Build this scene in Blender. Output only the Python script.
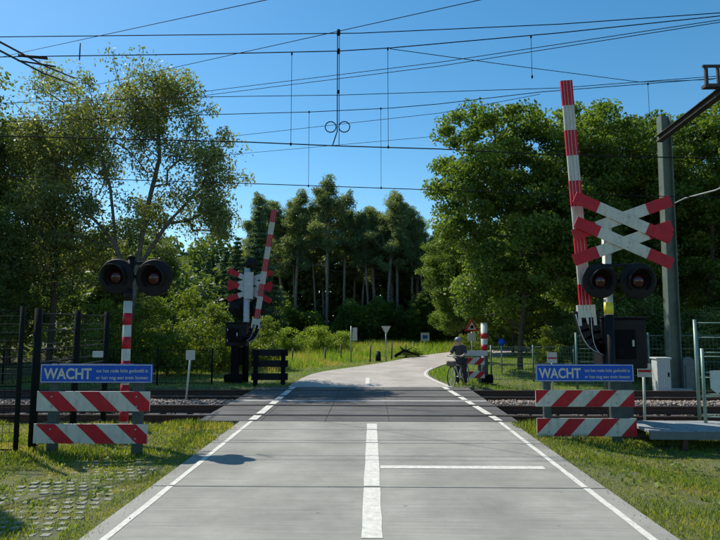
import bpy, math, random
import numpy as np
from mathutils import Vector, Matrix, noise as mnoise
R = math.radians
PI = math.pi
S = bpy.context.scene
for o in list(bpy.data.objects):
    bpy.data.objects.remove(o)
COL = S.collection

# ------------------------------------------------------------------ camera, sky, sun, exposure
cam_d = bpy.data.cameras.new('camera')
cam_d.sensor_width = 36.0
cam_d.lens = 29.0
cam_d.clip_end = 3000
cam = bpy.data.objects.new('camera', cam_d)
COL.objects.link(cam)
cam.location = (0, 0, 1.8)
cam.rotation_euler = (R(90 + 5.32), 0, R(1.19))
S.camera = cam

SUN_AZ, SUN_EL = -50.0, 50.0           # degrees: azimuth from +Y towards +X, elevation
w = bpy.data.worlds.new('World')
S.world = w
w.use_nodes = True
nt = w.node_tree
nt.nodes.clear()
wo = nt.nodes.new('ShaderNodeOutputWorld')
bg = nt.nodes.new('ShaderNodeBackground')
sky = nt.nodes.new('ShaderNodeTexSky')
sky.sky_type = 'NISHITA'
sky.sun_disc = False
sky.sun_elevation = R(SUN_EL)
sky.sun_rotation = R(SUN_AZ)
sky.air_density = 1.0
sky.dust_density = 0.25
sky.ozone_density = 2.4
bg.inputs['Strength'].default_value = 0.14
hsv = nt.nodes.new('ShaderNodeHueSaturation')
hsv.inputs['Saturation'].default_value = 1.30
hsv.inputs['Hue'].default_value = 0.488
nt.links.new(sky.outputs[0], hsv.inputs['Color'])
nt.links.new(hsv.outputs[0], bg.inputs[0])
nt.links.new(bg.outputs[0], wo.inputs[0])

sd = bpy.data.lights.new('sun', 'SUN')
sd.energy = 5.0
sd.angle = R(0.5)
sd.color = (1.0, 0.95, 0.86)
sun = bpy.data.objects.new('sun', sd)
COL.objects.link(sun)
sv = Vector((math.sin(R(SUN_AZ)) * math.cos(R(SUN_EL)), math.cos(R(SUN_AZ)) * math.cos(R(SUN_EL)), math.sin(R(SUN_EL))))
sun.rotation_euler = sv.to_track_quat('Z', 'Y').to_euler()
sun.location = (-20, 20, 40)
S.view_settings.view_transform = 'Standard'
S.view_settings.look = 'None'
S.view_settings.exposure = 0.12
S.view_settings.gamma = 1.0

# ------------------------------------------------------------------ materials
def mat(name, col, rough=0.6, metal=0.0, var=0.0, vscale=8.0, bump=0.0, bscale=60.0, col2=None, spec=0.5, detail=6.0):
    m = bpy.data.materials.new(name)
    m.use_nodes = True
    t = m.node_tree
    b = t.nodes['Principled BSDF']
    b.inputs['Roughness'].default_value = rough
    b.inputs['Metallic'].default_value = metal
    b.inputs['Specular IOR Level'].default_value = spec
    c = (col[0], col[1], col[2], 1)
    b.inputs['Base Color'].default_value = c
    tc = t.nodes.new('ShaderNodeTexCoord')
    if var > 0 or col2:
        n = t.nodes.new('ShaderNodeTexNoise')
        n.inputs['Scale'].default_value = vscale
        n.inputs['Detail'].default_value = detail
        n.inputs['Roughness'].default_value = 0.65
        t.links.new(tc.outputs['Object'], n.inputs['Vector'])
        r = t.nodes.new('ShaderNodeValToRGB')
        if col2 is None:
            a = [max(0, x * (1 - var)) for x in col]
            d = [min(1, x * (1 + var)) for x in col]
        else:
            a, d = col, col2
        r.color_ramp.elements[0].position = 0.3
        r.color_ramp.elements[1].position = 0.7
        r.color_ramp.elements[0].color = (*a, 1)
        r.color_ramp.elements[1].color = (*d, 1)
        t.links.new(n.outputs['Fac'], r.inputs[0])
        t.links.new(r.outputs[0], b.inputs['Base Color'])
    if bump > 0:
        n2 = t.nodes.new('ShaderNodeTexNoise')
        n2.inputs['Scale'].default_value = bscale
        n2.inputs['Detail'].default_value = 4
        t.links.new(tc.outputs['Object'], n2.inputs['Vector'])
        bp = t.nodes.new('ShaderNodeBump')
        bp.inputs['Strength'].default_value = bump
        bp.inputs['Distance'].default_value = 0.02
        t.links.new(n2.outputs['Fac'], bp.inputs['Height'])
        t.links.new(bp.outputs[0], b.inputs['Normal'])
    return m

def leaf_mat(name, dark, light, trans=0.35, rough=0.5, patch=None, pscale=0.6):
    """leaf colour runs dark..light by a per-leaf random value; patch adds a second hue in drifts"""
    m = bpy.data.materials.new(name)
    m.use_nodes = True
    t = m.node_tree
    t.nodes.clear()
    out = t.nodes.new('ShaderNodeOutputMaterial')
    at_ = t.nodes.new('ShaderNodeAttribute')
    at_.attribute_name = 'rnd'
    r = t.nodes.new('ShaderNodeValToRGB')
    r.color_ramp.elements[0].color = (*dark, 1)
    r.color_ramp.elements[1].color = (*light, 1)
    t.links.new(at_.outputs['Fac'], r.inputs[0])
    src = r.outputs[0]
    if patch:
        tc = t.nodes.new('ShaderNodeTexCoord')
        n = t.nodes.new('ShaderNodeTexNoise')
        n.inputs['Scale'].default_value = pscale
        n.inputs['Detail'].default_value = 5
        t.links.new(tc.outputs['Object'], n.inputs['Vector'])
        mr = t.nodes.new('ShaderNodeMapRange')
        mr.inputs['From Min'].default_value = 0.48
        mr.inputs['From Max'].default_value = 0.66
        t.links.new(n.outputs['Fac'], mr.inputs['Value'])
        mx = t.nodes.new('ShaderNodeMix')
        mx.data_type = 'RGBA'
        mx.inputs['B'].default_value = (*patch, 1)
        t.links.new(mr.outputs[0], mx.inputs['Factor'])
        t.links.new(src, mx.inputs['A'])
        src = mx.outputs['Result']
    b = t.nodes.new('ShaderNodeBsdfPrincipled')
    b.inputs['Roughness'].default_value = rough
    b.inputs['Specular IOR Level'].default_value = 0.35
    t.links.new(src, b.inputs['Base Color'])
    tr = t.nodes.new('ShaderNodeBsdfTranslucent')
    hs = t.nodes.new('ShaderNodeMix')
    hs.data_type = 'RGBA'
    hs.blend_type = 'MULTIPLY'
    hs.inputs['Factor'].default_value = 1.0
    hs.inputs['B'].default_value = (1.9, 1.7, 0.6, 1)
    t.links.new(src, hs.inputs['A'])
    t.links.new(hs.outputs['Result'], tr.inputs['Color'])
    ms = t.nodes.new('ShaderNodeMixShader')
    ms.inputs['Fac'].default_value = trans
    t.links.new(b.outputs[0], ms.inputs[1])
    t.links.new(tr.outputs[0], ms.inputs[2])
    t.links.new(ms.outputs[0], out.inputs[0])
    return m

def concrete_mat(name, a, b_, line=60.0, crack=True):
    m = mat(name, a, 0.85, col2=b_, vscale=1.3, bump=0.25, bscale=240)
    t = m.node_tree
    bs = t.nodes['Principled BSDF']
    src = bs.inputs['Base Color'].links[0].from_socket
    tc = t.nodes.new('ShaderNodeTexCoord')
    # brushed transverse streaks
    mp = t.nodes.new('ShaderNodeMapping')
    mp.inputs['Scale'].default_value = (0.8, line, 1)
    t.links.new(tc.outputs['Object'], mp.inputs['Vector'])
    n = t.nodes.new('ShaderNodeTexNoise')
    n.inputs['Scale'].default_value = 1.0
    n.inputs['Detail'].default_value = 4
    t.links.new(mp.outputs[0], n.inputs['Vector'])
    n3 = t.nodes.new('ShaderNodeTexNoise')
    n3.inputs['Scale'].default_value = 170
    n3.inputs['Detail'].default_value = 2
    t.links.new(tc.outputs['Object'], n3.inputs['Vector'])
    ad = t.nodes.new('ShaderNodeMath')
    ad.operation = 'ADD'
    t.links.new(n.outputs['Fac'], ad.inputs[0])
    t.links.new(n3.outputs['Fac'], ad.inputs[1])
    mr = t.nodes.new('ShaderNodeMapRange')
    mr.inputs['From Min'].default_value = 0.7
    mr.inputs['From Max'].default_value = 1.3
    mr.inputs['To Min'].default_value = 0.72
    mr.inputs['To Max'].default_value = 1.22
    t.links.new(ad.outputs[0], mr.inputs['Value'])
    mx = t.nodes.new('ShaderNodeMix')
    mx.data_type = 'RGBA'
    mx.blend_type = 'MULTIPLY'
    mx.inputs['Factor'].default_value = 1
    t.links.new(src, mx.inputs['A'])
    t.links.new(mr.outputs[0], mx.inputs['B'])
    src = mx.outputs['Result']
    st = t.nodes.new('ShaderNodeTexNoise')
    st.inputs['Scale'].default_value = 0.55; st.inputs['Detail'].default_value = 9; st.inputs['Roughness'].default_value = 0.72
    t.links.new(tc.outputs['Object'], st.inputs['Vector'])
    sr = t.nodes.new('ShaderNodeMapRange')
    sr.inputs['From Min'].default_value = 0.36; sr.inputs['From Max'].default_value = 0.60
    sr.inputs['To Min'].default_value = 0.74; sr.inputs['To Max'].default_value = 1.04
    t.links.new(st.outputs['Fac'], sr.inputs['Value'])
    sp = t.nodes.new('ShaderNodeSeparateXYZ'); t.links.new(tc.outputs['Object'], sp.inputs[0])
    wv = t.nodes.new('ShaderNodeMath'); wv.operation = 'SINE'
    w0 = t.nodes.new('ShaderNodeMath'); w0.operation = 'MULTIPLY_ADD'; w0.inputs[1].default_value = 4.2; w0.inputs[2].default_value = 0.9
    t.links.new(sp.outputs['X'], w0.inputs[0]); t.links.new(w0.outputs[0], wv.inputs[0])
    w1 = t.nodes.new('ShaderNodeMath'); w1.operation = 'MULTIPLY_ADD'; w1.inputs[1].default_value = 0.045; w1.inputs[2].default_value = 0.965
    t.links.new(wv.outputs[0], w1.inputs[0])
    w2 = t.nodes.new('ShaderNodeMath'); w2.operation = 'MULTIPLY'
    t.links.new(w1.outputs[0], w2.inputs[0]); t.links.new(sr.outputs[0], w2.inputs[1])
    # small dark spots: gum, oil drips
    vs_ = t.nodes.new('ShaderNodeTexVoronoi'); vs_.inputs['Scale'].default_value = 2.6
    t.links.new(tc.outputs['Object'], vs_.inputs['Vector'])
    vr = t.nodes.new('ShaderNodeMapRange'); vr.inputs['From Min'].default_value = 0.03; vr.inputs['From Max'].default_value = 0.075
    vr.inputs['To Min'].default_value = 0.62; vr.inputs['To Max'].default_value = 1.0
    t.links.new(vs_.outputs['Distance'], vr.inputs['Value'])
    w3 = t.nodes.new('ShaderNodeMath'); w3.operation = 'MULTIPLY'
    t.links.new(w2.outputs[0], w3.inputs[0]); t.links.new(vr.outputs[0], w3.inputs[1])
    m5 = t.nodes.new('ShaderNodeMix'); m5.data_type = 'RGBA'; m5.blend_type = 'MULTIPLY'; m5.inputs['Factor'].default_value = 1
    t.links.new(src, m5.inputs['A']); t.links.new(w3.outputs[0], m5.inputs['B'])
    src = m5.outputs['Result']
    if crack:
        v = t.nodes.new('ShaderNodeTexVoronoi')
        v.feature = 'DISTANCE_TO_EDGE'
        v.inputs['Scale'].default_value = 0.42
        wn = t.nodes.new('ShaderNodeTexNoise')
        wn.inputs['Scale'].default_value = 2.5
        wn.inputs['Detail'].default_value = 6
        t.links.new(tc.outputs['Object'], wn.inputs['Vector'])
        mm = t.nodes.new('ShaderNodeMix')
        mm.data_type = 'VECTOR'
        mm.inputs['Factor'].default_value = 0.3
        t.links.new(tc.outputs['Object'], mm.inputs['A'])
        t.links.new(wn.outputs['Color'], mm.inputs['B'])
        t.links.new(mm.outputs['Result'], v.inputs['Vector'])
        cr = t.nodes.new('ShaderNodeMapRange')
        cr.inputs['From Min'].default_value = 0.0
        cr.inputs['From Max'].default_value = 0.006
        cr.inputs['To Min'].default_value = 0.72
        cr.inputs['To Max'].default_value = 1.0
        t.links.new(v.outputs['Distance'], cr.inputs['Value'])
        m3 = t.nodes.new('ShaderNodeMix')
        m3.data_type = 'RGBA'
        m3.blend_type = 'MULTIPLY'
        m3.inputs['Factor'].default_value = 1
        t.links.new(src, m3.inputs['A'])
        t.links.new(cr.outputs[0], m3.inputs['B'])
        src = m3.outputs['Result']
    t.links.new(src, bs.inputs['Base Color'])
    return m

M = {}
M['concrete'] = concrete_mat('road concrete', (0.275, 0.262, 0.222), (0.36, 0.342, 0.292), crack=False)
M['concrete_far'] = concrete_mat('far road concrete', (0.40, 0.355, 0.305), (0.49, 0.44, 0.385), crack=False)
M['panel'] = concrete_mat('crossing panel', (0.088, 0.084, 0.076), (0.135, 0.128, 0.115), line=34, crack=False)
M['joint'] = mat('joint filler', (0.07, 0.065, 0.06), 0.9, var=0.3)
M['paint'] = mat('road paint', (0.60, 0.58, 0.50), 0.8, var=0.22, vscale=14, bump=0.2, bscale=200)
M['strip'] = mat('light concrete strip', (0.38, 0.36, 0.32), 0.85, var=0.25, vscale=5)
M['white'] = mat('white enamel', (0.50, 0.49, 0.42), 0.45, var=0.10, vscale=6)
def grime(m, amt=0.45):
    t = m.node_tree; b = t.nodes['Principled BSDF']; src = b.inputs['Base Color'].links[0].from_socket
    tc = t.nodes.new('ShaderNodeTexCoord'); mp = t.nodes.new('ShaderNodeMapping'); mp.inputs['Scale'].default_value = (9, 9, 2.2)
    n = t.nodes.new('ShaderNodeTexNoise'); n.inputs['Scale'].default_value = 1.6; n.inputs['Detail'].default_value = 8; n.inputs['Roughness'].default_value = 0.7
    t.links.new(tc.outputs['Object'], mp.inputs['Vector']); t.links.new(mp.outputs[0], n.inputs['Vector'])
    k = t.nodes.new('ShaderNodeMapRange'); k.inputs['From Min'].default_value = 0.5; k.inputs['From Max'].default_value = 0.72
    k.inputs['To Min'].default_value = 0.0; k.inputs['To Max'].default_value = amt
    t.links.new(n.outputs['Fac'], k.inputs['Value'])
    x = t.nodes.new('ShaderNodeMix'); x.data_type = 'RGBA'; x.inputs['B'].default_value = (0.10, 0.095, 0.06, 1)
    t.links.new(k.outputs[0], x.inputs['Factor']); t.links.new(src, x.inputs['A']); t.links.new(x.outputs['Result'], b.inputs['Base Color'])
grime(M['white'])
M['red'] = mat('red enamel', (0.42, 0.006, 0.018), 0.5, var=0.2, vscale=7, spec=0.3)
grime(M['red'], 0.25)
M['blue'] = mat('blue enamel', (0.003, 0.075, 0.44), 0.5, var=0.10, vscale=5, spec=0.25)
grime(M['blue'], 0.12)
M['greyback'] = mat('grey sign back', (0.42, 0.43, 0.44), 0.45, 0.2, var=0.12)
M['dullback'] = mat('dull board', (0.22, 0.20, 0.19), 0.7, var=0.2)
M['black'] = mat('black paint', (0.008, 0.008, 0.009), 0.6, var=0.3, vscale=9, bump=0.05, spec=0.22)
M['blackmatt'] = mat('matt black', (0.006, 0.006, 0.007), 0.9, spec=0.15)
M['lens'] = mat('red lens', (0.035, 0.004, 0.007), 0.10)
M['yellow'] = mat('yellow paint', (0.62, 0.55, 0.03), 0.5, var=0.1)
M['steel'] = mat('galvanised steel', (0.36, 0.38, 0.37), 0.5, 0.55, var=0.2, vscale=14)
M['mast'] = mat('mast grey green', (0.11, 0.14, 0.11), 0.6, 0.15, var=0.25, vscale=3)
M['beam'] = mat('weathered beam', (0.05, 0.047, 0.04), 0.7, 0.3, var=0.35, vscale=6)
M['postgreen'] = mat('dark green post', (0.035, 0.055, 0.05), 0.6, var=0.3)
M['fence'] = mat('fence green', (0.10, 0.16, 0.13), 0.5, 0.1, var=0.15)
M['fencegrey'] = mat('fence dull grey', (0.05, 0.055, 0.053), 0.8, var=0.2, spec=0.15)
M['fencelight'] = mat('fence galvanised', (0.20, 0.29, 0.245), 0.45, 0.3, var=0.15)
M['fencedark'] = mat('fence black', (0.010, 0.012, 0.011), 0.85, var=0.2, spec=0.12)
M['rust'] = mat('rail rust', (0.075, 0.036, 0.022), 0.85, var=0.4, vscale=20, bump=0.3)
M['railtop'] = mat('rail running face', (0.45, 0.43, 0.42), 0.25, 0.9, var=0.1)
M['sleeper'] = mat('sleeper', (0.07, 0.058, 0.05), 0.9, var=0.35, vscale=12, bump=0.4)
M['stone'] = mat('ballast stone', (0.10, 0.078, 0.062), 0.9, col2=(0.36, 0.29, 0.24), vscale=14, detail=1)
M['ballast'] = mat('ballast bed', (0.05, 0.042, 0.036), 0.95, col2=(0.20, 0.17, 0.15), vscale=45, bump=1.0, bscale=55)
M['wire'] = mat('wire', (0.012, 0.014, 0.018), 0.9, spec=0.1)
M['wood'] = mat('weathered wood', (0.13, 0.105, 0.08), 0.85, var=0.35, vscale=20, bump=0.3)
M['cabinet'] = mat('cabinet grey', (0.50, 0.52, 0.47), 0.55, var=0.12)
M['cabdark'] = mat('cabinet dark', (0.11, 0.13, 0.125), 0.6, var=0.2)
M['deck'] = mat('deck grey', (0.25, 0.27, 0.27), 0.7, var=0.2, vscale=5, bump=0.2)
M['bark'] = mat('bark', (0.055, 0.042, 0.03), 0.95, col2=(0.12, 0.10, 0.075), vscale=9, bump=0.8, bscale=25)
M['pinebark'] = mat('pine bark', (0.16, 0.12, 0.10), 0.95, col2=(0.33, 0.26, 0.21), vscale=4, bump=0.8, bscale=14)
M['birchbark'] = mat('grey bark', (0.05, 0.045, 0.038), 0.9, col2=(0.16, 0.145, 0.12), vscale=7, bump=0.6, bscale=22)
M['skin'] = mat('skin', (0.52, 0.32, 0.23), 0.55)
M['jacket'] = mat('dark jacket', (0.035, 0.037, 0.045), 0.85, var=0.2)
M['shirt'] = mat('pale shirt', (0.42, 0.36, 0.36), 0.85, var=0.1)
M['trousers'] = mat('dark trousers', (0.025, 0.024, 0.028), 0.9, var=0.2)
M['helmet'] = mat('grey helmet', (0.16, 0.17, 0.18), 0.4)
M['tyre'] = mat('tyre', (0.02, 0.02, 0.02), 0.8)
M['paver'] = mat('weathered paver', (0.235, 0.23, 0.175), 0.9, var=0.35, vscale=9, bump=0.4)
M['soil'] = mat('bare soil', (0.17, 0.135, 0.085), 0.95, var=0.4, vscale=5, bump=0.5)

# ground: dry grass, green grass and earth in drifts
g = mat('ground cover', (0.055, 0.075, 0.018), 0.95, col2=(0.14, 0.13, 0.05), vscale=1.4, bump=0.9, bscale=28)
M['ground'] = g
M['leaf_oak'] = leaf_mat('oak leaves', (0.036, 0.085, 0.014), (0.16, 0.24, 0.050), 0.46)
M['leaf_willow'] = leaf_mat('willow leaves', (0.070, 0.105, 0.036), (0.25, 0.29, 0.125), 0.45)
M['leaf_bush'] = leaf_mat('bush leaves', (0.06, 0.105, 0.016), (0.20, 0.28, 0.045), 0.45)
M['leaf_shrub'] = leaf_mat('bright shrub leaves', (0.10, 0.17, 0.02), (0.24, 0.34, 0.05), 0.45)
M['leaf_dark'] = leaf_mat('dark leaves', (0.045, 0.085, 0.026), (0.15, 0.21, 0.07), 0.42)
M['needle'] = leaf_mat('pine needles', (0.080, 0.130, 0.062), (0.22, 0.29, 0.14), 0.38)
M['spruce'] = leaf_mat('spruce needles', (0.055, 0.105, 0.060), (0.15, 0.23, 0.125), 0.25)
M['grass'] = leaf_mat('verge grass blades', (0.080, 0.130, 0.014), (0.25, 0.31, 0.05), 0.45, patch=(0.31, 0.30, 0.08), pscale=1.1)
M['meadow'] = leaf_mat('meadow grass blades', (0.10, 0.20, 0.020), (0.24, 0.36, 0.06), 0.45, patch=(0.38, 0.34, 0.12), pscale=0.35)
M['lawn'] = leaf_mat('lawn blades', (0.12, 0.22, 0.02), (0.24, 0.36, 0.04), 0.42)

# ------------------------------------------------------------------ building helpers
class MB:
    """collects shapes in world coordinates and links them as one mesh object"""
    def __init__(s):
        s.v = []; s.f = []; s.mi = []; s.sm = []
    def add(s, vs, fs, mi=0, smooth=False):
        b = len(s.v)
        s.v += [tuple(p) for p in vs]
        for f in fs:
            s.f.append(tuple(i + b for i in f)); s.mi.append(mi); s.sm.append(smooth)
        return s
    def box(s, c, d, mi=0, rot=None):
        x, y, z = d[0] / 2, d[1] / 2, d[2] / 2
        vs = [Vector((a, b, e)) for e in (-z, z) for b in (-y, y) for a in (-x, x)]
        if rot is not None:
            vs = [rot @ p for p in vs]
        c = Vector(c)
        return s.add([p + c for p in vs], [(0, 2, 3, 1), (4, 5, 7, 6), (0, 1, 5, 4), (2, 6, 7, 3), (0, 4, 6, 2), (1, 3, 7, 5)], mi)
    def bar(s, p, q, wd, th, mi=0, up=(0, 1, 0)):
        """rectangular bar from p to q; wd across, th along up"""
        p, q = Vector(p), Vector(q)
        d = (q - p); L = d.length; d.normalize()
        u = Vector(up); u = (u - d * u.dot(d)).normalized()
        a = d.cross(u)
        m = Matrix((a, u, d)).transposed()
        return s.box((p + q) / 2, (wd, th, L), mi, m)
    def tube(s, pts, r, n=8, mi=0, cap=True):
        pts = [Vector(p) for p in pts]
        rs = r if isinstance(r, (list, tuple)) else [r] * len(pts)
        d0 = (pts[1] - pts[0]).normalized()
        ref = Vector((0, 0, 1)) if abs(d0.z) < 0.9 else Vector((1, 0, 0))
        a = d0.cross(ref).normalized()
        vs = []
        for i, p in enumerate(pts):
            d = (pts[min(i + 1, len(pts) - 1)] - pts[max(i - 1, 0)]).normalized()
            a = (a - d * a.dot(d)).normalized()
            b = d.cross(a)
            for k in range(n):
                t = 2 * PI * k / n
                vs.append(p + (a * math.cos(t) + b * math.sin(t)) * rs[i])
        fs = []
        for i in range(len(pts) - 1):
            for k in range(n):
                k2 = (k + 1) % n
                fs.append((i * n + k, i * n + k2, (i + 1) * n + k2, (i + 1) * n + k))
        s.add(vs, fs, mi, n > 5)
        if cap:
            b = len(s.v) - len(vs)
            s.f.append(tuple(b + k for k in range(n))[::-1]); s.mi.append(mi); s.sm.append(False)
            e = b + (len(pts) - 1) * n
            s.f.append(tuple(e + k for k in range(n))); s.mi.append(mi); s.sm.append(False)
        return s
    def prism(s, poly, y0, y1, mi=0):
        """polygon in x,z extruded along y"""
        n = len(poly)
        vs = [(x, y0, z) for x, z in poly] + [(x, y1, z) for x, z in poly]
        fs = [tuple(range(n)), tuple(range(2 * n - 1, n - 1, -1))]
        fs += [(i, i + n, (i + 1) % n + n, (i + 1) % n) for i in range(n)]
        return s.add(vs, fs, mi)
    def lathe(s, c, axis, prof, n=24, mi=0, a0=0.0, a1=2 * PI):
        """prof = [(radius, along axis)]"""
        c = Vector(c); ax = Vector(axis).normalized()
        ref = Vector((0, 0, 1)) if abs(ax.z) < 0.9 else Vector((1, 0, 0))
        u = (ref - ax * ref.dot(ax)).normalized(); v_ = ax.cross(u)
        full = abs(a1 - a0 - 2 * PI) < 1e-6
        m = n if full else n + 1
        vs = []
        for r, h in prof:
            for k in range(m):
                t = a0 + (a1 - a0) * k / n
                vs.append(c + ax * h + (u * math.cos(t) + v_ * math.sin(t)) * r)
        fs = []
        for i in range(len(prof) - 1):
            for k in range(n):
                k2 = (k + 1) % m
                fs.append((i * m + k, i * m + k2, (i + 1) * m + k2, (i + 1) * m + k))
        return s.add(vs, fs, mi, True)
    def build(s, name, mats, parent=None, bevel=0.0, off=None):
        me = bpy.data.meshes.new(name)
        o3 = Vector((0, 0, 0))
        if parent is not None:
            o3 = world_of(parent)
        if off is not None:
            o3 = Vector(off)
        me.from_pydata([(p[0] - o3.x, p[1] - o3.y, p[2] - o3.z) for p in s.v], [], s.f)
        for m in (mats if isinstance(mats, (list, tuple)) else [mats]):
            me.materials.append(m)
        me.polygons.foreach_set('material_index', s.mi)
        me.polygons.foreach_set('use_smooth', s.sm)
        me.update()
        o = bpy.data.objects.new(name, me)
        COL.objects.link(o)
        if parent is not None:
            o.parent = parent
        elif off is not None:
            o.location = off
        if bevel > 0:
            b = o.modifiers.new('bevel', 'BEVEL')
            b.width = bevel; b.segments = 2; b.limit_method = 'ANGLE'
        return o

def world_of(o):
    v = Vector((0, 0, 0))
    while o is not None:
        v += Vector(o.location); o = o.parent
    return v

def tag(o, label, cat, group=None):
    o['label'] = label; o['category'] = cat
    if group: o['group'] = group
    return o
def thing(name, label, cat, loc, group=None):
    o = bpy.data.objects.new(name, None)
    o.empty_display_size = 0.2
    COL.objects.link(o); o.location = loc
    return tag(o, label, cat, group)
def struct(o, kind='structure'):
    o['kind'] = kind
    return o
def place_copy(root, loc, rotz=0.0, scale=None, label=None, group=None):
    r = root.copy(); COL.objects.link(r); r.location = loc; r.rotation_euler = (0, 0, rotz)
    if scale is not None: r.scale = scale if isinstance(scale, (tuple, list)) else (scale,) * 3
    if label: r['label'] = label
    if group: r['group'] = group
    for ch in list(root.children):
        c = ch.copy(); COL.objects.link(c); c.parent = r
        for g_ in ch.children:
            d = g_.copy(); COL.objects.link(d); d.parent = c
    return r
def share(o, loc, parent, mats=None):
    c = o.copy(); COL.objects.link(c); c.parent = parent; c.location = loc
    return c

def np_mesh(name, verts, quads=None, tris=None, rnd=None, mats=None):
    """fast mesh from arrays; rnd = per-face random value stored on the faces"""
    me = bpy.data.meshes.new(name)
    nv = len(verts)
    nq = 0 if quads is None else len(quads)
    ntr = 0 if tris is None else len(tris)
    me.vertices.add(nv)
    me.vertices.foreach_set('co', np.asarray(verts, dtype=np.float32).ravel())
    loops = []
    if nq: loops.append(np.asarray(quads, dtype=np.int32).ravel())
    if ntr: loops.append(np.asarray(tris, dtype=np.int32).ravel())
    lp = np.concatenate(loops)
    me.loops.add(len(lp))
    me.loops.foreach_set('vertex_index', lp)
    me.polygons.add(nq + ntr)
    st = np.concatenate([np.arange(nq) * 4, nq * 4 + np.arange(ntr) * 3]).astype(np.int32)
    me.polygons.foreach_set('loop_start', st)
    me.update(calc_edges=True)
    if rnd is not None:
        a = me.attributes.new('rnd', 'FLOAT', 'FACE')
        a.data.foreach_set('value', np.asarray(rnd, dtype=np.float32))
    for m in (mats or []):
        me.materials.append(m)
    return me

def link_mesh(name, me, parent=None, loc=(0, 0, 0)):
    o = bpy.data.objects.new(name, me); COL.objects.link(o); o.location = loc
    if parent is not None: o.parent = parent
    return o

def sstep(a, b, x):
    t = np.clip((x - a) / (b - a), 0, 1)
    return t * t * (3 - 2 * t)

# ------------------------------------------------------------------ terrain
def ground_z(x, y):
    x = np.asarray(x, dtype=float); y = np.asarray(y, dtype=float)
    z = -0.035 + 0 * x
    z = z - 0.16 * sstep(2.75, 4.6, x) * (1 - sstep(18.5, 22, y))
    z = z - 0.03 * sstep(2.6, 4.0, -x) * (1 - sstep(18.5, 22, y))
    z = z + 0.03 * np.sin(x * 1.7 + 1.0) * np.sin(y * 1.3) * sstep(2.9, 3.6, np.abs(x))
    track = sstep(10.75, 11.2, y) * (1 - sstep(16.9, 17.25, y))
    z = z * (1 - track) + -0.34 * track
    far = sstep(24, 60, y)
    z = z + far * 0.25 * np.sin(x * 0.13) * np.cos(y * 0.09) * sstep(4, 14, np.abs(x - 3))
    # raised grassy shoulder inside the bend and along the meadow
    z = z + 0.10 * np.exp(-((x - 3.0) ** 2 / 0.6 + (y - 20.6) ** 2 / 3.0))
    return z
xs = np.concatenate([np.linspace(-500, -40, 24)[:-1], np.linspace(-40, -12, 57)[:-1], np.linspace(-12, 14, 209)[:-1], np.linspace(14, 40, 53)[:-1], np.linspace(40, 500, 24)])
ys = np.concatenate([np.linspace(-60, -2, 20)[:-1], np.linspace(-2, 26, 225)[:-1], np.linspace(26, 70, 89)[:-1], np.linspace(70, 900, 40)])
X, Y = np.meshgrid(xs, ys)
Z = ground_z(X, Y)
nx, ny = len(xs), len(ys)
idx = np.arange(nx * ny).reshape(ny, nx)
q = np.stack([idx[:-1, :-1], idx[:-1, 1:], idx[1:, 1:], idx[1:, :-1]], -1).reshape(-1, 4)
me = np_mesh('ground', np.stack([X, Y, Z], -1).reshape(-1, 3), quads=q, mats=[M['ground']])
me.polygons.foreach_set('use_smooth', [True] * len(me.polygons))
struct(link_mesh('ground', me))

# ------------------------------------------------------------------ road: concrete slabs with open joints
RX0, RX1 = -2.47, 2.58
road = bpy.data.objects.new('road', None); COL.objects.link(road); struct(road)
MB().box(((RX0 + RX1) / 2, 2.3, -0.11), (RX1 - RX0 - 0.02, 17.2, 0.16)).build('joint_bed', M['joint'], road)
joints = [-6.2, -3.0, -0.6, 1.9, 4.3, 6.63, 9.02, 10.12, 10.98]
for a, b in zip(joints[:-1], joints[1:]):
    MB().box(((RX0 + RX1) / 2, (a + b) / 2, -0.1), (RX1 - RX0, b - a - 0.022, 0.2)).build('slab', M['concrete'], road, bevel=0.008)
# the road beyond the tracks bends to the right
LE = [(-2.42, 16.87), (-2.38, 19), (-2.02, 21.85), (-0.75, 24.7), (0.75, 28.1), (2.6, 33), (5.0, 37.5), (9.5, 42.5), (20, 49), (45, 57)]
RE = [(2.35, 16.87), (2.08, 19), (2.02, 21.3), (2.6, 24.2), (4.15, 28.7), (6.3, 32), (9.5, 36), (14.5, 40.5), (24, 45.5), (48, 53)]
def smooth_pts(P, k=4):
    out = []
    for i in range(len(P) - 1):
        p0, p1, p2, p3 = P[max(i - 1, 0)], P[i], P[i + 1], P[min(i + 2, len(P) - 1)]
        for j in range(k):
            t = j / k
            out.append(tuple(0.5 * ((2 * p1[c]) + (-p0[c] + p2[c]) * t + (2 * p0[c] - 5 * p1[c] + 4 * p2[c] - p3[c]) * t * t + (-p0[c] + 3 * p1[c] - 3 * p2[c] + p3[c]) * t ** 3) for c in (0, 1)))
    out.append(P[-1]); return out
L2, R2 = smooth_pts(LE), smooth_pts(RE)
mb = MB()
n = len(L2)
zf = lambda p: 0.0
for i in range(n - 1):
    if i % 6 == 5: zz = 0.0
    l0, l1, r0, r1 = L2[i], L2[i + 1], R2[i], R2[i + 1]
    g0 = 0.012; k = 0.985 if i % 4 == 3 else 1.0
    l1 = (l0[0] + (l1[0] - l0[0]) * k, l0[1] + (l1[1] - l0[1]) * k)
    r1 = (r0[0] + (r1[0] - r0[0]) * k, r0[1] + (r1[1] - r0[1]) * k)
    up = 0.002 + 0.02 * float(sstep(24, 50, (l0[1] + l1[1]) / 2))
    vs = [(l0[0], l0[1], up), (r0[0], r0[1], up), (r1[0], r1[1], up), (l1[0], l1[1], up)]
    vs += [(x, y, -0.15) for x, y, _ in vs]
    mb.add(vs, [(0, 1, 2, 3), (0, 4, 5, 1), (1, 5, 6, 2), (2, 6, 7, 3), (3, 7, 4, 0)])
mb.build('far_carriageway', M['concrete_far'], road)
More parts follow.
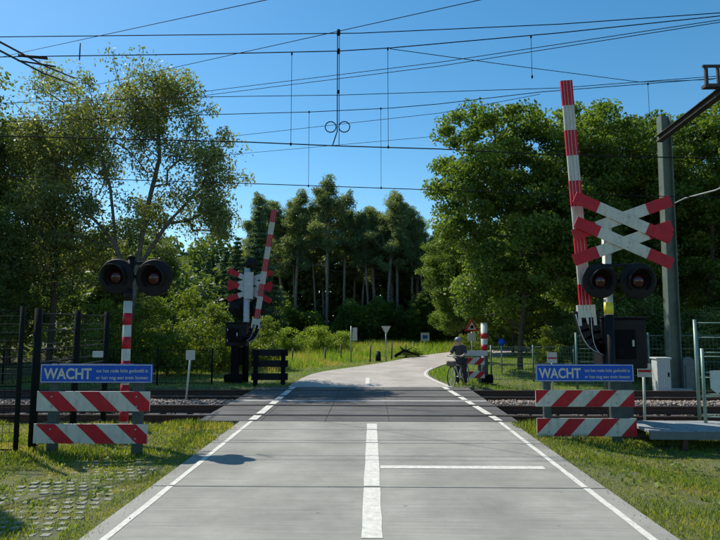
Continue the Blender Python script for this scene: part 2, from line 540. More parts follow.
# painted markings, 4 mm above the slabs
def mark(name, x0, x1, y0, y1, wob=0.0, z=0.004, m='paint'):
    mb = MB(); k = max(2, int(abs(y1 - y0) / 0.25) if abs(y1 - y0) > abs(x1 - x0) else int(abs(x1 - x0) / 0.2))
    rr = random.Random(int(x0 * 97 + y0 * 31))
    vs = []
    for i in range(k + 1):
        t = i / k
        a, b = rr.uniform(-wob, wob), rr.uniform(-wob, wob)
        if abs(y1 - y0) > abs(x1 - x0):
            yy = y0 + (y1 - y0) * t
            vs += [(x0 + a, yy, z), (x1 + b, yy, z)]
        else:
            xx = x0 + (x1 - x0) * t
            vs += [(xx, y1 + a, z), (xx, y0 + b, z)]
    top = vs; m_ = len(top)
    mb.add(top, [(2 * i, 2 * i + 1, 2 * i + 3, 2 * i + 2) for i in range(k)])
    return mb.build(name, M[m], road)
for a, b in [(1.95, 4.26), (5.08, 6.60), (6.66, 9.0), (9.05, 10.09), (10.15, 10.72)]:
    mark('centre_line', -0.095, 0.085, a, b, 0.004)
mark('stop_line', 0.10, 2.16, 7.46, 7.60, 0.005)
for a, b in zip(joints[:-1], joints[1:]):
    mark('edge_line', -2.285, -2.215, a + 0.02, b - 0.02, 0.004)
    mark('edge_line', 2.315, 2.385, a + 0.02, b - 0.02, 0.004)
mark('centre_line', -0.21, -0.08, 17.0, 19.6, 0.004, z=0.012)
# edge line beyond the tracks on the right hand bend
mb = MB()
for i in range(0, 12):
    a, b = R2[i], R2[i + 1]
    mb.add([(a[0] - 0.16, a[1], 0.008), (a[0] - 0.07, a[1], 0.008), (b[0] - 0.07, b[1], 0.008), (b[0] - 0.16, b[1], 0.008)], [(0, 1, 2, 3)])
mb.build('edge_line', M['paint'], road)

# ------------------------------------------------------------------ crossing deck: dark panels between and beside the rails
RAILS = [11.68, 13.10, 14.66, 16.08]
deck = bpy.data.objects.new('level_crossing_deck', None); COL.objects.link(deck); struct(deck)
rows = [(11.0, 11.60), (11.78, 12.38), (12.39, 12.99), (13.18, 13.78), (13.98, 14.58), (14.76, 15.36), (15.37, 15.97), (16.16, 16.84)]
rr = random.Random(4)
for y0, y1 in rows:
    x = -3.28
    while x < 2.6:
        x1 = x + 1.2
        MB().box(((x + x1) / 2, (y0 + y1) / 2, -0.09 + rr.uniform(-0.0015, 0.0015)), (x1 - x - 0.006, y1 - y0 - 0.008, 0.18)).build('crossing_panel', M['panel'], deck, bevel=0.006)
        x = x1
MB().box((-0.29, 13.88, -0.085), (5.95, 0.18, 0.18)).build('filler_strip', M['strip'], deck, bevel=0.01)
MB().box((-0.29, 10.99, -0.12), (5.95, 0.02, 0.16)).build('end_strip', M['joint'], deck)
def mark2(x0, x1, x2, x3, y0, y1):
    o = MB().add([(x0, y0, 0.012), (x1, y0, 0.012), (x3, y1, 0.012), (x2, y1, 0.012)], [(0, 1, 2, 3)]).build('edge_dash', M['paint'], deck)
for y0, y1 in [(11.05, 11.58), (11.8, 12.97), (13.2, 13.76), (14.0, 14.56), (14.78, 15.95), (16.2, 16.8)]:
    f = lambda y: 2.35 - (y - 11) / 5.9 * 0.32
    mark2(-2.33, -2.17, -2.33, -2.17, y0, y1)
    mark2(f(y0) - 0.06, f(y0) + 0.08, f(y1) - 0.06, f(y1) + 0.08, y0, y1)

# ------------------------------------------------------------------ tracks
def rail_profile():
    return [(-0.075, -0.168), (0.075, -0.168), (0.075, -0.158), (0.012, -0.14), (0.012, -0.045), (0.036, -0.03), (0.036, -0.002), (0.03, 0.004), (-0.03, 0.004), (-0.036, -0.002), (-0.036, -0.03), (-0.012, -0.045), (-0.012, -0.14), (-0.075, -0.158)]
for ti, (ya, yb) in enumerate([(RAILS[0], RAILS[1]), (RAILS[2], RAILS[3])]):
    tr = bpy.data.objects.new('railway_track', None); COL.objects.link(tr); tr.location = (0, (ya + yb) / 2, 0); struct(tr)
    for yy in (ya, yb):
        pr = rail_profile(); k = len(pr)
        vs = [(-60, yy + a, z) for a, z in pr] + [(60, yy + a, z) for a, z in pr]
        mb = MB(); fs = [(i, (i + 1) % k, (i + 1) % k + k, i + k) for i in range(k)]
        mb.add(vs, fs, 0)
        mb.add([(-60, yy - 0.028, 0.0065), (60, yy - 0.028, 0.0065), (60, yy + 0.028, 0.0065), (-60, yy + 0.028, 0.0065)], [(0, 1, 2, 3)], 1)
        mb.build('rail', [M['rust'], M['railtop']], tr)
    first = None
    for k in range(-42, 60):
        x = k * 0.6
        if -3.2 < x < 2.9: continue
        if first is None:
            first = MB().box((x, (ya + yb) / 2, -0.215), (0.24, 2.35, 0.10)).build('sleeper', M['sleeper'], tr, bevel=0.01)
            x0s = x
        else:
            share(first, (x - x0s, 0, 0), tr)
# ballast bed and loose stones
def ballast_z(y):
    z = -0.235 + 0 * y
    for c in (12.39, 15.37): pass
    z = z + 0.20 * np.exp(-((y - 13.9) / 0.42) ** 4)
    z = z + 0.05 * np.exp(-((y - 11.25) / 0.28) ** 2) + 0.05 * np.exp(-((y - 16.55) / 0.28) ** 2)
    z = z - 0.10 * sstep(10.95, 10.7, y) - 0.12 * sstep(16.9, 17.3, y)
    return z
for x0, x1 in [(-60, -3.24), (2.72, 60)]:
    gx = np.concatenate([np.linspace(x0, x1, 160)]); gy = np.linspace(10.7, 17.3, 60)
    A, B = np.meshgrid(gx, gy)
    C = ballast_z(B) + 0.012 * np.sin(A * 9.1) * np.sin(B * 11)
    ii = np.arange(A.size).reshape(A.shape)
    qq = np.stack([ii[:-1, :-1], ii[:-1, 1:], ii[1:, 1:], ii[1:, :-1]], -1).reshape(-1, 4)
    struct(link_mesh('ballast_bed', np_mesh('ballast_bed', np.stack([A, B, C], -1).reshape(-1, 3), quads=qq, mats=[M['ballast']])))
rg = np.random.default_rng(7)
N = 22000
sx = np.where(rg.random(N) < 0.5, rg.uniform(-14, -3.3, N), rg.uniform(2.75, 13, N))
sy = np.where(rg.random(N) < 0.55, rg.normal(13.88, 0.33, N), rg.uniform(10.85, 17.1, N))
sz = ballast_z(sy) + rg.uniform(-0.005, 0.02, N)
cube = np.array([(a, b, c) for c in (-1, 1) for b in (-1, 1) for a in (-1, 1)], float)
cq = np.array([(0, 2, 3, 1), (4, 5, 7, 6), (0, 1, 5, 4), (2, 6, 7, 3), (0, 4, 6, 2), (1, 3, 7, 5)])
sc = rg.uniform(0.016, 0.034, (N, 1, 1)) * rg.uniform(0.6, 1.2, (N, 1, 3))
V = cube[None] * sc * rg.uniform(0.55, 1.15, (N, 8, 3))
th = rg.uniform(0, 6.28, N)[:, None]; ph = rg.uniform(-0.7, 0.7, N)[:, None]
x_, y_, z_ = V[..., 0], V[..., 1], V[..., 2]
y_, z_ = y_ * np.cos(ph) - z_ * np.sin(ph), y_ * np.sin(ph) + z_ * np.cos(ph)
x_, y_ = x_ * np.cos(th) - y_ * np.sin(th), x_ * np.sin(th) + y_ * np.cos(th)
V = np.stack([x_ + sx[:, None], y_ + sy[:, None], z_ + sz[:, None]], -1).reshape(-1, 3)
Q = (cq[None] + (np.arange(N) * 8)[:, None, None]).reshape(-1, 4)
struct(link_mesh('ballast_stones', np_mesh('ballast_stones', V, quads=Q, mats=[M['stone']])), 'stuff')

# ------------------------------------------------------------------ foliage generator
def rand_dirs(rg, n):
    v = rg.normal(size=(n, 3)); return v / np.linalg.norm(v, axis=1, keepdims=True)
def leaf_cards(rg, cen, size, aspect=0.55, droop=0.0, upbias=0.3):
    """one diamond-shaped leaf at each centre"""
    n = len(cen)
    d = rand_dirs(rg, n); d[:, 2] -= droop; d /= np.linalg.norm(d, axis=1, keepdims=True)
    nn = rand_dirs(rg, n); nn[:, 2] = np.abs(nn[:, 2]) + upbias
    s_ = np.cross(nn, d); s_ /= np.linalg.norm(s_, axis=1, keepdims=True) + 1e-9
    L = (size * rg.uniform(0.6, 1.25, n))[:, None]
    W = L * aspect * 0.5
    k = np.cross(d, s_) * L * 0.08
    p0 = cen - d * L * 0.5; p2 = cen + d * L * 0.5
    p1 = cen + s_ * W - d * L * 0.05 + k; p3 = cen - s_ * W - d * L * 0.05 + k
    V = np.stack([p0, p1, p2, p3], 1).reshape(-1, 3)
    Q = np.arange(n * 4).reshape(n, 4)
    return V, Q
def skeleton(rg, trunk, clusters, r_tip=0.012, wander=0.10, rise=0.25, expo=2.3, stems=()):
    """links every leaf cluster to the nearest wood below it; returns nodes, parents, radii"""
    nodes = [np.array(p, float) for p in trunk]
    par = [-1] + list(range(len(trunk) - 1))
    for st in stems:
        a0 = np.array(st[0], float)
        prev = int(np.argmin([np.linalg.norm(n_ - a0) for n_ in nodes]))
        for a, b in zip(st[:-1], st[1:]):
            a, b = np.array(a, float), np.array(b, float); k = max(2, int(np.linalg.norm(b - a) / 0.5))
            for i in range(1, k + 1):
                nodes.append(a + (b - a) * i / k); par.append(prev); prev = len(nodes) - 1
    order = np.argsort([np.min(np.linalg.norm(np.array(trunk) - c, axis=1)) for c in clusters])
    for i in order:
        c = clusters[i]
        A = np.array(nodes)
        d = np.linalg.norm(A - c, axis=1) + np.maximum(0, A[:, 2] - c[2] + 0.2) * 1.5 
        j = int(np.argmin(d)); a = nodes[j]
        L = np.linalg.norm(c - a); k = max(2, int(L / 0.45)); prev = j
        for t in range(1, k + 1):
            u = t / k
            p = a + (c - a) * u
            p = p + rg.normal(size=3) * wander * L * 0.25 * math.sin(PI * u) * 1.0
            p[2] -= rise * L * 0.3 * math.sin(PI * u)
            nodes.append(p); par.append(prev); prev = len(nodes) - 1
    n = len(nodes); r = np.zeros(n); acc = np.zeros(n)
    for i in range(n - 1, 0, -1):
        if acc[i] == 0: acc[i] = r_tip ** expo
        acc[par[i]] += acc[i]
    acc[0] = max(acc[0], acc[1])
    return np.array(nodes), par, acc ** (1 / expo)
def wood_mesh(name, nodes, par, rad, m, flare=1.35, minr=0.006, sides=6, scale_r=1.0):
    V = []; Q = []
    n = len(nodes); rad = np.maximum(rad * scale_r, minr)
    for i in range(1, n):
        a, b = nodes[par[i]], nodes[i]
        ra, rb = rad[par[i]], rad[i]
        # a side branch starts at its own thickness, the leading shoot carries on at the parent's
        if ra > rb * 1.35: ra = rb * 1.12
        if par[i] == 0: ra = rad[0] * flare
        d = b - a; L = np.linalg.norm(d)
        if L < 1e-6: continue
        d = d / L
        ref = np.array((0, 0, 1.0)) if abs(d[2]) < 0.9 else np.array((1.0, 0, 0))
        u = np.cross(d, ref); u /= np.linalg.norm(u); w_ = np.cross(d, u)
        k = sides if rb > 0.03 else 4
        o = len(V)
        for (p, r) in ((a, ra), (b, rb)):
            for j in range(k):
                t = 2 * PI * j / k
                V.append(p + (u * math.cos(t) + w_ * math.sin(t)) * r)
        for j in range(k):
            Q.append((o + j, o + (j + 1) % k, o + k + (j + 1) % k, o + k + j))
    me = np_mesh(name, np.array(V), quads=np.array(Q), mats=[m])
    me.polygons.foreach_set('use_smooth', [True] * len(me.polygons))
    return me
def crown_points(rg, ells, n, shell=0.55):
    """cluster centres in a union of ellipsoids (cx,cy,cz,rx,ry,rz,weight), denser towards the outside"""
    wts = np.array([e[6] for e in ells], float); wts /= wts.sum()
    out = []
    for _ in range(n):
        e = ells[rg.choice(len(ells), p=wts)]
        d = rg.normal(size=3); d /= np.linalg.norm(d)
        r = (shell + (1 - shell) * rg.random()) if rg.random() < 0.8 else rg.random()
        r *= rg.uniform(0.9, 1.08)
        out.append(np.array([e[0] + d[0] * e[3] * r, e[1] + d[1] * e[4] * r, e[2] + d[2] * e[5] * r]))
    return np.array(out)
def tree_meshes(name, seed, trunk, ells, n_cl, n_leaf, cl_r, leaf, lmat, bmat, aspect=0.55, droop=0.0, shell=0.55, flat=0.6, wander=0.10, rise=0.25, r_tip=0.012, scale_r=1.0, upbias=0.3, stems=()):
    rg = np.random.default_rng(seed)
    tp = []
    for a, b in zip(trunk[:-1], trunk[1:]):
        a, b = np.array(a, float), np.array(b, float)
        k = max(2, int(np.linalg.norm(b - a) / 0.5))
        for i in range(k): tp.append(a + (b - a) * i / k)
    tp.append(np.array(trunk[-1], float))
    cl = crown_points(rg, ells, n_cl, shell)
    cl = cl[cl[:, 2] > 0.25]
    nodes, par, rad = skeleton(rg, tp, cl, r_tip, wander, rise, stems=stems)
    wood = wood_mesh(name + ' trunk', nodes, par, rad, bmat, scale_r=scale_r)
    k = (n_leaf * rg.uniform(0.4, 1.5, len(cl))).astype(int)
    rep = np.repeat(np.arange(len(cl)), k)
    rr_ = (cl_r * rg.uniform(0.6, 1.3, len(cl)))[rep][:, None]
    dirs = rand_dirs(rg, len(rep)) * (rg.random(len(rep)) ** 0.45)[:, None]
    dirs[:, 2] *= flat
    # drooping sprays: outer leaves hang lower
    cen = cl[rep] + dirs * rr_
    cen[:, 2] -= droop * (dirs[:, 0] ** 2 + dirs[:, 1] ** 2) * rr_[:, 0] * 0.8
    keep = cen[:, 2] > 0.05
    cen = cen[keep]; rep = rep[keep]
    V, Q = leaf_cards(rg, cen, leaf, aspect, droop, upbias)
    tone = rg.random(len(cl)) * 0.6
    rnd = np.clip(tone[rep] + rg.random(len(rep)) * 0.45, 0, 1)
    crown = np_mesh(name + ' crown', V, quads=Q, rnd=rnd, mats=[lmat])
    return wood, crown
def plant_tree(name, label, cat, meshes, loc, rot=0.0, sc=1.0, group=None):
    t = thing(name, label, cat, loc, group)
    t.rotation_euler = (0, 0, rot); t.scale = sc if isinstance(sc, tuple) else (sc, sc, sc)
    link_mesh('trunk', meshes[0], t); link_mesh('crown', meshes[1], t)
    return t

# --- the loose grey-green willow on the left
willow = tree_meshes('willow', 11, [(0, 0, -0.1), (0.1, 0, 1.6), (0.25, 0, 3.2), (0.5, 0, 5.2), (0.9, 0.1, 7.2), (0.8, 0, 9.0)],
    [(0.2, 0, 8.6, 2.2, 2.0, 2.3, 1.1), (-1.9, 0.2, 8.1, 1.9, 1.8, 2.2, 0.9), (2.6, 0, 6.9, 1.7, 1.6, 1.8, 0.85), (1.4, 0, 9.3, 1.5, 1.3, 1.4, 0.5), (3.0, 0, 5.2, 1.2, 1.3, 0.9, 0.35), (-2.4, 0, 5.6, 1.7, 1.6, 1.6, 0.6), (0.3, 0.3, 5.2, 1.9, 1.4, 1.3, 0.5)],
    320, 120, 0.55, 0.14, M['leaf_willow'], M['birchbark'], aspect=0.40, droop=0.35, shell=0.25, flat=0.8, wander=0.16, rise=-0.12, r_tip=0.013,
    stems=[[(0.15, 0, 2.4), (-0.5, 0.1, 4.2), (-0.8, 0.1, 6.2), (-1.5, 0, 8.2)], [(0.25, 0, 3.4), (1.3, 0, 5.0), (2.4, 0.1, 6.2), (2.9, 0, 7.4)], [(-0.5, 0.1, 4.3), (-1.6, 0.2, 5.4), (-2.4, 0, 6.8)]])
plant_tree('willow_tree', 'tall airy grey-green tree with forked stems, sky showing through its crown', 'tree', willow, (-8.75, 20.6, -0.05), 0.0, (1.05, 1.05, 1.10))
willow_b = tree_meshes('birch', 12, [(0, 0, -0.1), (0.1, 0, 3), (-0.1, 0, 6.5), (0.1, 0, 10)],
    [(0, 0, 8.2, 1.9, 1.8, 3.1, 1.3), (0.3, 0, 4.6, 2.3, 2.0, 1.9, 0.8)], 240, 100, 0.55, 0.14, M['leaf_willow'], M['bark'], aspect=0.42, droop=0.35, shell=0.35, flat=0.8, rise=0.0)
plant_tree('birch_tree', 'slim grey-green tree rising between the airy forked tree and the dark far left trees', 'tree', willow_b, (-12.3, 22.0, -0.05), 1.0, (1.2, 1.2, 1.06))

# --- broadleaf trees
oak_a = tree_meshes('oak_a', 21, [(0, 0, -0.1), (0.1, 0, 1.5), (0.3, 0, 3.2), (0.2, 0.1, 5.5), (0.1, 0, 8)],
    [(-1.0, 0, 8.3, 2.5, 2.4, 2.5, 1.2), (1.5, 0.3, 7.8, 2.3, 2.4, 2.4, 1.0), (-2.1, -0.2, 6.2, 1.8, 1.9, 2.0, 0.9), (0.4, -0.5, 5.0, 2.9, 2.6, 2.4, 1.3), (-1.0, 0, 2.9, 1.9, 2.0, 1.3, 0.5), (2.6, 0, 4.4, 1.7, 1.8, 1.9, 0.6)],
    380, 215, 0.60, 0.15, M['leaf_oak'], M['bark'], aspect=0.62, shell=0.6, flat=0.55)
oak_b = tree_meshes('oak_b', 22, [(0, 0, -0.1), (-0.1, 0, 1.8), (0.2, 0.2, 4.0), (0, 0, 8.2)],
    [(0, 0, 8.0, 3.1, 2.8, 2.7, 1.4), (-2.0, 0.3, 5.2, 2.2, 2.2, 2.0, 0.9), (2.0, -0.3, 5.3, 2.3, 2.2, 2.1, 0.9), (0, 0, 3.3, 2.7, 2.3, 1.6, 0.7)],
    330, 215, 0.62, 0.15, M['leaf_oak'], M['bark'], aspect=0.62, shell=0.6, flat=0.55)
OG = 'oak trees on the right side of the road'
plant_tree('oak_tree', 'broad sunlit oak overhanging the lawn behind the far right mesh fence', 'tree', oak_a, (5.9, 23.6, 0), 0.0, (1.0, 1.0, 1.07), OG)
plant_tree('oak_tree', 'large oak directly behind the double cross and raised barrier', 'tree', oak_b, (9.6, 24.2, 0), 0.8, (1.0, 1.0, 1.05), OG)
plant_tree('oak_tree', 'large dark oak at the right edge beyond the catenary mast', 'tree', oak_a, (13.6, 22.8, 0), 2.5, (1.0, 1.0, 1.03), OG)
plant_tree('oak_tree', 'oak crown half hidden between the mast and the tree at the right edge', 'tree', oak_b, (12.0, 28.5, 0), 4.0, 1.12, OG)
plant_tree('oak_tree', 'oak filling the gap far right behind the front row', 'tree', oak_b, (17.0, 26.5, 0), 5.2, 1.05, OG)
for i, (x, y, r_, s_, lab) in enumerate([(5.4, 36.5, 0.6, 0.72, 'rounded leafy tree left of the oaks where the road bends away'),
        (8.6, 36.0, 2.9, 0.80, 'leafy tree behind the warning triangle in the bend'),
        (6.6, 44.0, 1.7, 0.86, 'paler broadleaf tree between the pines and the bend'),
        (12.5, 38.5, 4.4, 0.95, 'shaded broadleaf tree deep behind the front oaks'),
        (18.5, 37.0, 5.0, 1.1, 'shaded broadleaf tree behind the right hand oaks')]):
    plant_tree('broadleaf_tree', lab, 'tree', oak_b if i % 2 else oak_a, (x, y, 0), r_, s_, 'broadleaf trees at the bend in the road')

dark_a = tree_meshes('dark_a', 31, [(0, 0, -0.1), (0.1, 0, 3), (0, 0.1, 6), (0, 0, 9.5)],
    [(0, 0, 7.2, 2.3, 2.2, 3.6, 1.3), (0.2, 0, 3.3, 2.7, 2.4, 2.6, 1.0)], 300, 170, 0.6, 0.16, M['leaf_dark'], M['bark'], aspect=0.55, shell=0.5)
DG = 'dark trees on the far left'
for x, y, r_, s_, lab in [(-13.2, 18.2, 0.3, 0.60, 'low dark tree at the left edge closest to the tracks'),
        (-15.2, 20.5, 1.4, 1.04, 'tall dark tree at the left edge of the view'),
        (-11.6, 26.0, 2.2, 0.62, 'dark tree behind the airy forked tree, left of its stems'),
        (-17.0, 27.0, 4.1, 1.1, 'dark tree half hidden behind the tall left edge tree'),
        (-12.0, 32.0, 5.0, 0.66, 'dark tree far back behind the airy forked tree')]:
    plant_tree('dark_tree', lab, 'tree', dark_a, (x, y, -0.05), r_, s_, DG)

# --- bushes
def bush_meshes(name, seed, rx, rz, n_cl, n_leaf, leaf, lm):
    return tree_meshes(name, seed, [(0, 0, -0.05), (0.05, 0, rz * 0.35), (0, 0, rz * 0.9)], [(0, 0, rz * 0.95, rx, rx, rz * 0.95, 1), (0.3 * rx, 0, rz * 0.5, rx * 0.9, rx * 0.9, rz * 0.5, 0.7)],
        n_cl, n_leaf, 0.34, leaf, lm, M['bark'], aspect=0.5, shell=0.55, flat=0.7, r_tip=0.008)
bush_a = bush_meshes('bush_a', 41, 1.3, 1.5, 90, 150, 0.11, M['leaf_bush'])
bush_b = bush_meshes('bush_b', 42, 1.1, 0.9, 70, 130, 0.10, M['leaf_shrub'])
bush_c = bush_meshes('bush_c', 43, 1.5, 1.4, 90, 150, 0.12, M['leaf_dark'])
BG = 'green bushes along the left side of the tracks'
for x, y, r_, s_, lab in [(-7.4, 21.0, 0, 1.02, 'green bush below the airy tree, left of the far signal'),
        (-5.9, 22.6, 1.1, 0.94, 'green bush directly behind the far left barrier machine'),
        (-9.2, 20.0, 2.0, 0.95, 'green bush under the stems of the airy forked tree'),
        (-4.6, 24.0, 2.7, 0.78, 'green bush showing just right of the far left barrier machine'),
        (-8.3, 24.5, 3.3, 1.2, 'taller green bush in the second row behind the tracks')]:
    plant_tree('bush', lab, 'bush', bush_a, (x, y, -0.05), r_, s_, BG)
SG = 'bright yellow-green shrubs at the meadow edge'
for x, y, r_, s_, lab in [(-4.9, 33, 0, 1.0, 'bright yellow-green shrub at the left end of the meadow'),
        (-3.2, 34.5, 1.5, 1.05, 'tallest bright shrub in front of the pine trunks'),
        (-1.9, 36, 2.5, 0.85, 'small bright shrub at the right end of the shrub row'),
        (-6.6, 31, 3.6, 1.0, 'bright shrub just right of the far left barrier')]:
    plant_tree('shrub', lab, 'shrub', bush_b, (x, y, -0.05), r_, s_, SG)
plant_tree('bush', 'low bush over the dark fallen branch at the far road edge', 'bush', bush_b, (1.9, 32.4, 0), 0.5, (0.85, 0.7, 0.36))
UG = 'dark undergrowth bushes beneath the right hand oaks'
for x, y, r_, s_, lab in [(8.1, 20.6, 0, 1.0, 'dark bush behind the right signal and the tall green fence'),
        (10.8, 19.8, 1.2, 0.95, 'dark bush right of the catenary mast'),
        (13.5, 19.6, 2.1, 1.0, 'dark bush at the right edge behind the tracks'),
        (11.5, 33.5, 2.9, 1.2, 'dark bush behind the lawn under the front oak'),
        (9.6, 21.8, 3.7, 1.25, 'tall dark bush behind the grey cabinets')]:
    plant_tree('bush', lab, 'bush', bush_c, (x, y, -0.15), r_, s_, UG)
plant_tree('bush', 'sunlit bush on the lawn under the front oak', 'bush', bush_a, (7.3, 24.4, -0.05), 1.0, 0.62)
plant_tree('bush', 'sunlit low bush left of the front oak by the bend', 'bush', bush_a, (4.9, 27.4, -0.05), 3.0, 0.66)

# --- spruces
def spruce_meshes(seed, H):
    rg = np.random.default_rng(seed)
    nodes = [np.array((0, 0, -0.1))]; par = [-1]
    k = int(H / 0.4)
    for i in range(1, k + 1):
        nodes.append(np.array((0, 0, H * i / k))); par.append(i - 1)
    cen = []
    for i in range(2, k + 1):
        z = H * i / k
        R_ = (1 - i / k) ** 0.85 * H * 0.22 + 0.10
        for j in range(9):
            a = rg.uniform(0, 6.28); rr_ = R_ * rg.uniform(0.7, 1.15)
            d = np.array((math.cos(a), math.sin(a), -0.18 + 0.25 * (i / k)))
            p0 = np.array((0, 0, z)); tip = p0 + d * rr_
            nodes.append(tip); par.append(i)
            m_ = int(30 + 80 * rr_)
            u = rg.random(m_) ** 0.7
            c = p0 + d * rr_ * u[:, None] + rg.normal(size=(m_, 3)) * np.array((0.16, 0.16, 0.07)) * (0.5 + rr_ * 0.35)
            cen.append(c)
    cen = np.concatenate(cen)
    V, Q = leaf_cards(rg, cen, 0.30, 0.30, 0.35, 0.2)
    rnd = rg.random(len(cen))
    crown = np_mesh('spruce crown', V, quads=Q, rnd=rnd, mats=[M['spruce']])
    rad = np.array([0.02 if i > k else 0.02 + 0.13 * (1 - i / k) for i in range(len(nodes))])
    return wood_mesh('spruce trunk', np.array(nodes), par, rad, M['bark']), crown
spruce = spruce_meshes(51, 10.2)
KG = 'spruces behind the far left barrier'
for x, y, r_, s_, lab in [(-8.5, 43, 0, 1.03, 'tallest spruce directly left of the raised far barrier'),
        (-10.1, 43, 1, 0.80, 'second spruce left of the raised far barrier'),
        (-11.2, 44, 2, 0.74, 'small spruce between the two cross-arm ends, third from the barrier'),
        (-12.6, 44, 3, 0.66, 'lowest pointed spruce against the sky, beside the airy tree'),
        (-9.4, 47, 4, 0.86, 'spruce standing behind the gap of the two nearest the barrier'),
        (-14.2, 46, 5, 0.66, 'spruce mostly hidden by the airy tree')]:
    plant_tree('spruce_tree', lab, 'tree', spruce, (x, y, 0), r_, s_, KG)

# --- pines: bare stems, ragged flat crowns
def pine_meshes(seed, H):
    rg = np.random.default_rng(seed)
    lean = rg.normal(size=2) * 0.45
    trunk = [(0, 0, -0.1), (lean[0] * 0.2, lean[1] * 0.2, H * 0.35), (lean[0] * 0.7, lean[1] * 0.7, H * 0.7), (lean[0], lean[1], H * 0.97)]
    ells = [(lean[0], lean[1], H * 0.93, 0.6, 0.6, H * 0.065, 0.9), (lean[0] * 0.9, lean[1] * 0.9, H * 0.80, 1.35, 1.35, H * 0.13, 4.0), (lean[0] * 0.7, lean[1] * 0.7, H * 0.62, 1.5, 1.5, H * 0.10, 1.6)]
    for k in range(12):
        z = 0.46 + 0.44 * (k + rg.random()) / 12; a = rg.uniform(0, 6.28); off = rg.uniform(0.9, 1.9) * (1.1 - 0.8 * max(0, z - 0.70) / 0.25)
        ells.append((lean[0] * z + off * math.cos(a), lean[1] * z + off * math.sin(a), H * z, rg.uniform(0.4, 0.9), rg.uniform(0.4, 0.9), rg.uniform(0.25, 0.6), 0.35 if z > 0.6 else 0.15))
    return tree_meshes('pine', seed, trunk, ells, 190, 78, 0.55, 0.34, M['needle'], M['pinebark'], aspect=0.17, droop=-0.3, shell=0.2, flat=0.75, rise=0.1, r_tip=0.016, upbias=0.1)
pines = [pine_meshes(61 + i, 15.0) for i in range(5)]
PG = 'pine trees beyond the meadow'
pl = [(-10.2, 53, 14.2, 'pine at the left end of the stand, just right of the raised far barrier'),
      (-8.7, 57, 14.6, 'second pine of the stand, standing a little back from the first'),
      (-7.2, 54, 14.7, 'pine with the pale bare stem left of the tallest one'),
      (-5.6, 58, 14.0, 'pine behind the gap left of the tallest one'),
      (-4.2, 54, 15.7, 'tallest pine, its ragged top just touching the low wire'),
      (-2.7, 55, 14.9, 'pine immediately right of the tallest one'),
      (-1.1, 58, 14.2, 'pine in the middle dip of the skyline'),
      (0.3, 56, 13.2, 'shorter pine in the middle dip of the skyline'),
      (1.4, 54, 14.4, 'left pine of the right hand pair above the white-topped signs'),
      (2.4, 55, 14.6, 'right pine of the pair above the give-way sign'),
      (3.9, 56, 13.6, 'pine sloping down the right shoulder of the stand'),
      (5.3, 57, 12.6, 'second last pine on the right shoulder of the stand'),
      (6.9, 58, 11.6, 'last pine at the right end, beside the oak'),
      (-11.8, 60, 12.4, 'pine behind the spruce by the far barrier'),
      (-9.6, 62, 13.6, 'back row pine at the left end'), (-6.4, 63, 14.2, 'back row pine left of the tallest one'),
      (-3.4, 64, 14.6, 'back row pine behind the tallest one'), (0.6, 63, 13.8, 'back row pine in the middle'),
      (3.2, 62, 13.6, 'back row pine on the right'), (8.2, 62, 11.8, 'back row pine at the right end'),
      (-8.0, 59.5, 13.6, 'slender pine between the second and third of the front row'), (-4.9, 60.5, 14.2, 'slender pine just left behind the tallest one'),
      (-1.9, 60, 13.7, 'slender pine right behind the tallest one'), (-0.3, 55, 12.6, 'lower slender pine filling the middle dip'),
      (2.0, 59.5, 13.8, 'slender pine behind the right hand pair'), (4.6, 59, 13.0, 'slender pine between the two on the right shoulder'),
      (6.1, 60, 12.0, 'slender pine behind the last two on the right')]
for i, (x, y, h, lab) in enumerate(pl):
    sxy = 0.85 + 0.35 * ((i * 37) % 10) / 10
    plant_tree('pine_tree', lab, 'tree', pines[(i * 2) % 5], (x, y, 0), i * 1.9, (sxy, sxy, h / 15.0), PG)

for x, y, r_, s_, lab in [(1.6, 50.5, 0.4, (0.42, 0.42, 0.36), 'small leafy tree growing under the pines above the give-way sign'),
        (-2.0, 51.5, 2.4, (0.38, 0.38, 0.34), 'small leafy tree under the pines above the pale meadow board'),
        (4.6, 50.0, 4.0, (0.5, 0.5, 0.46), 'leafy tree at the right foot of the pine stand'),
        (-6.8, 50.5, 1.2, (0.40, 0.40, 0.30), 'leafy tree at the left foot of the pine stand')]:
    plant_tree('broadleaf_tree', lab, 'tree', oak_b, (x, y, 0), r_, s_, 'small trees under the pines')
# --- the wood behind: one mass of undergrowth and back trees
rg = np.random.default_rng(71)
def mass(name, n, xr, yr, top, leaf, m, edge=None):
    x = rg.uniform(xr[0], xr[1], n); y = rg.uniform(yr[0], yr[1], n)
    h = top(x, y); z = h * rg.random(n) ** 0.8
    cl = 0.8 * np.sin(x * 1.7 + z * 1.3) + 0.8 * np.sin(x * 0.6 - z * 2.1 + y)
    V, Q = leaf_cards(rg, np.stack([x, y, z], -1), leaf, 0.6, 0.1, 0.4)
    r_ = np.clip(0.5 + 0.25 * cl + rg.normal(size=n) * 0.2, 0, 1)
    return struct(link_mesh(name, np_mesh(name, V, quads=Q, rnd=r_, mats=[m])), 'stuff')
top1 = lambda x, y: 8.6 + 1.3 * np.sin(x * 0.9) + 0.8 * np.sin(x * 2.3 + 1) + 3.8 * sstep(62, 72, y) + 0 * x
mass('distant_wood', 100000, (-46, 52), (60, 72), top1, 0.75, M['leaf_dark'])
top2 = lambda x, y: 3.1 + 1.0 * np.sin(x * 0.8 + 2) + 0.7 * np.sin(x * 2.1)
mass('undergrowth', 42000, (-15, 12), (50, 59), lambda x, y: top2(x, y), 0.30, M['leaf_oak'])
mass('undergrowth', 30000, (8, 44), (40, 50), lambda x, y: 8.5 + 1.2 * np.sin(x * 0.7), 0.5, M['leaf_dark'])
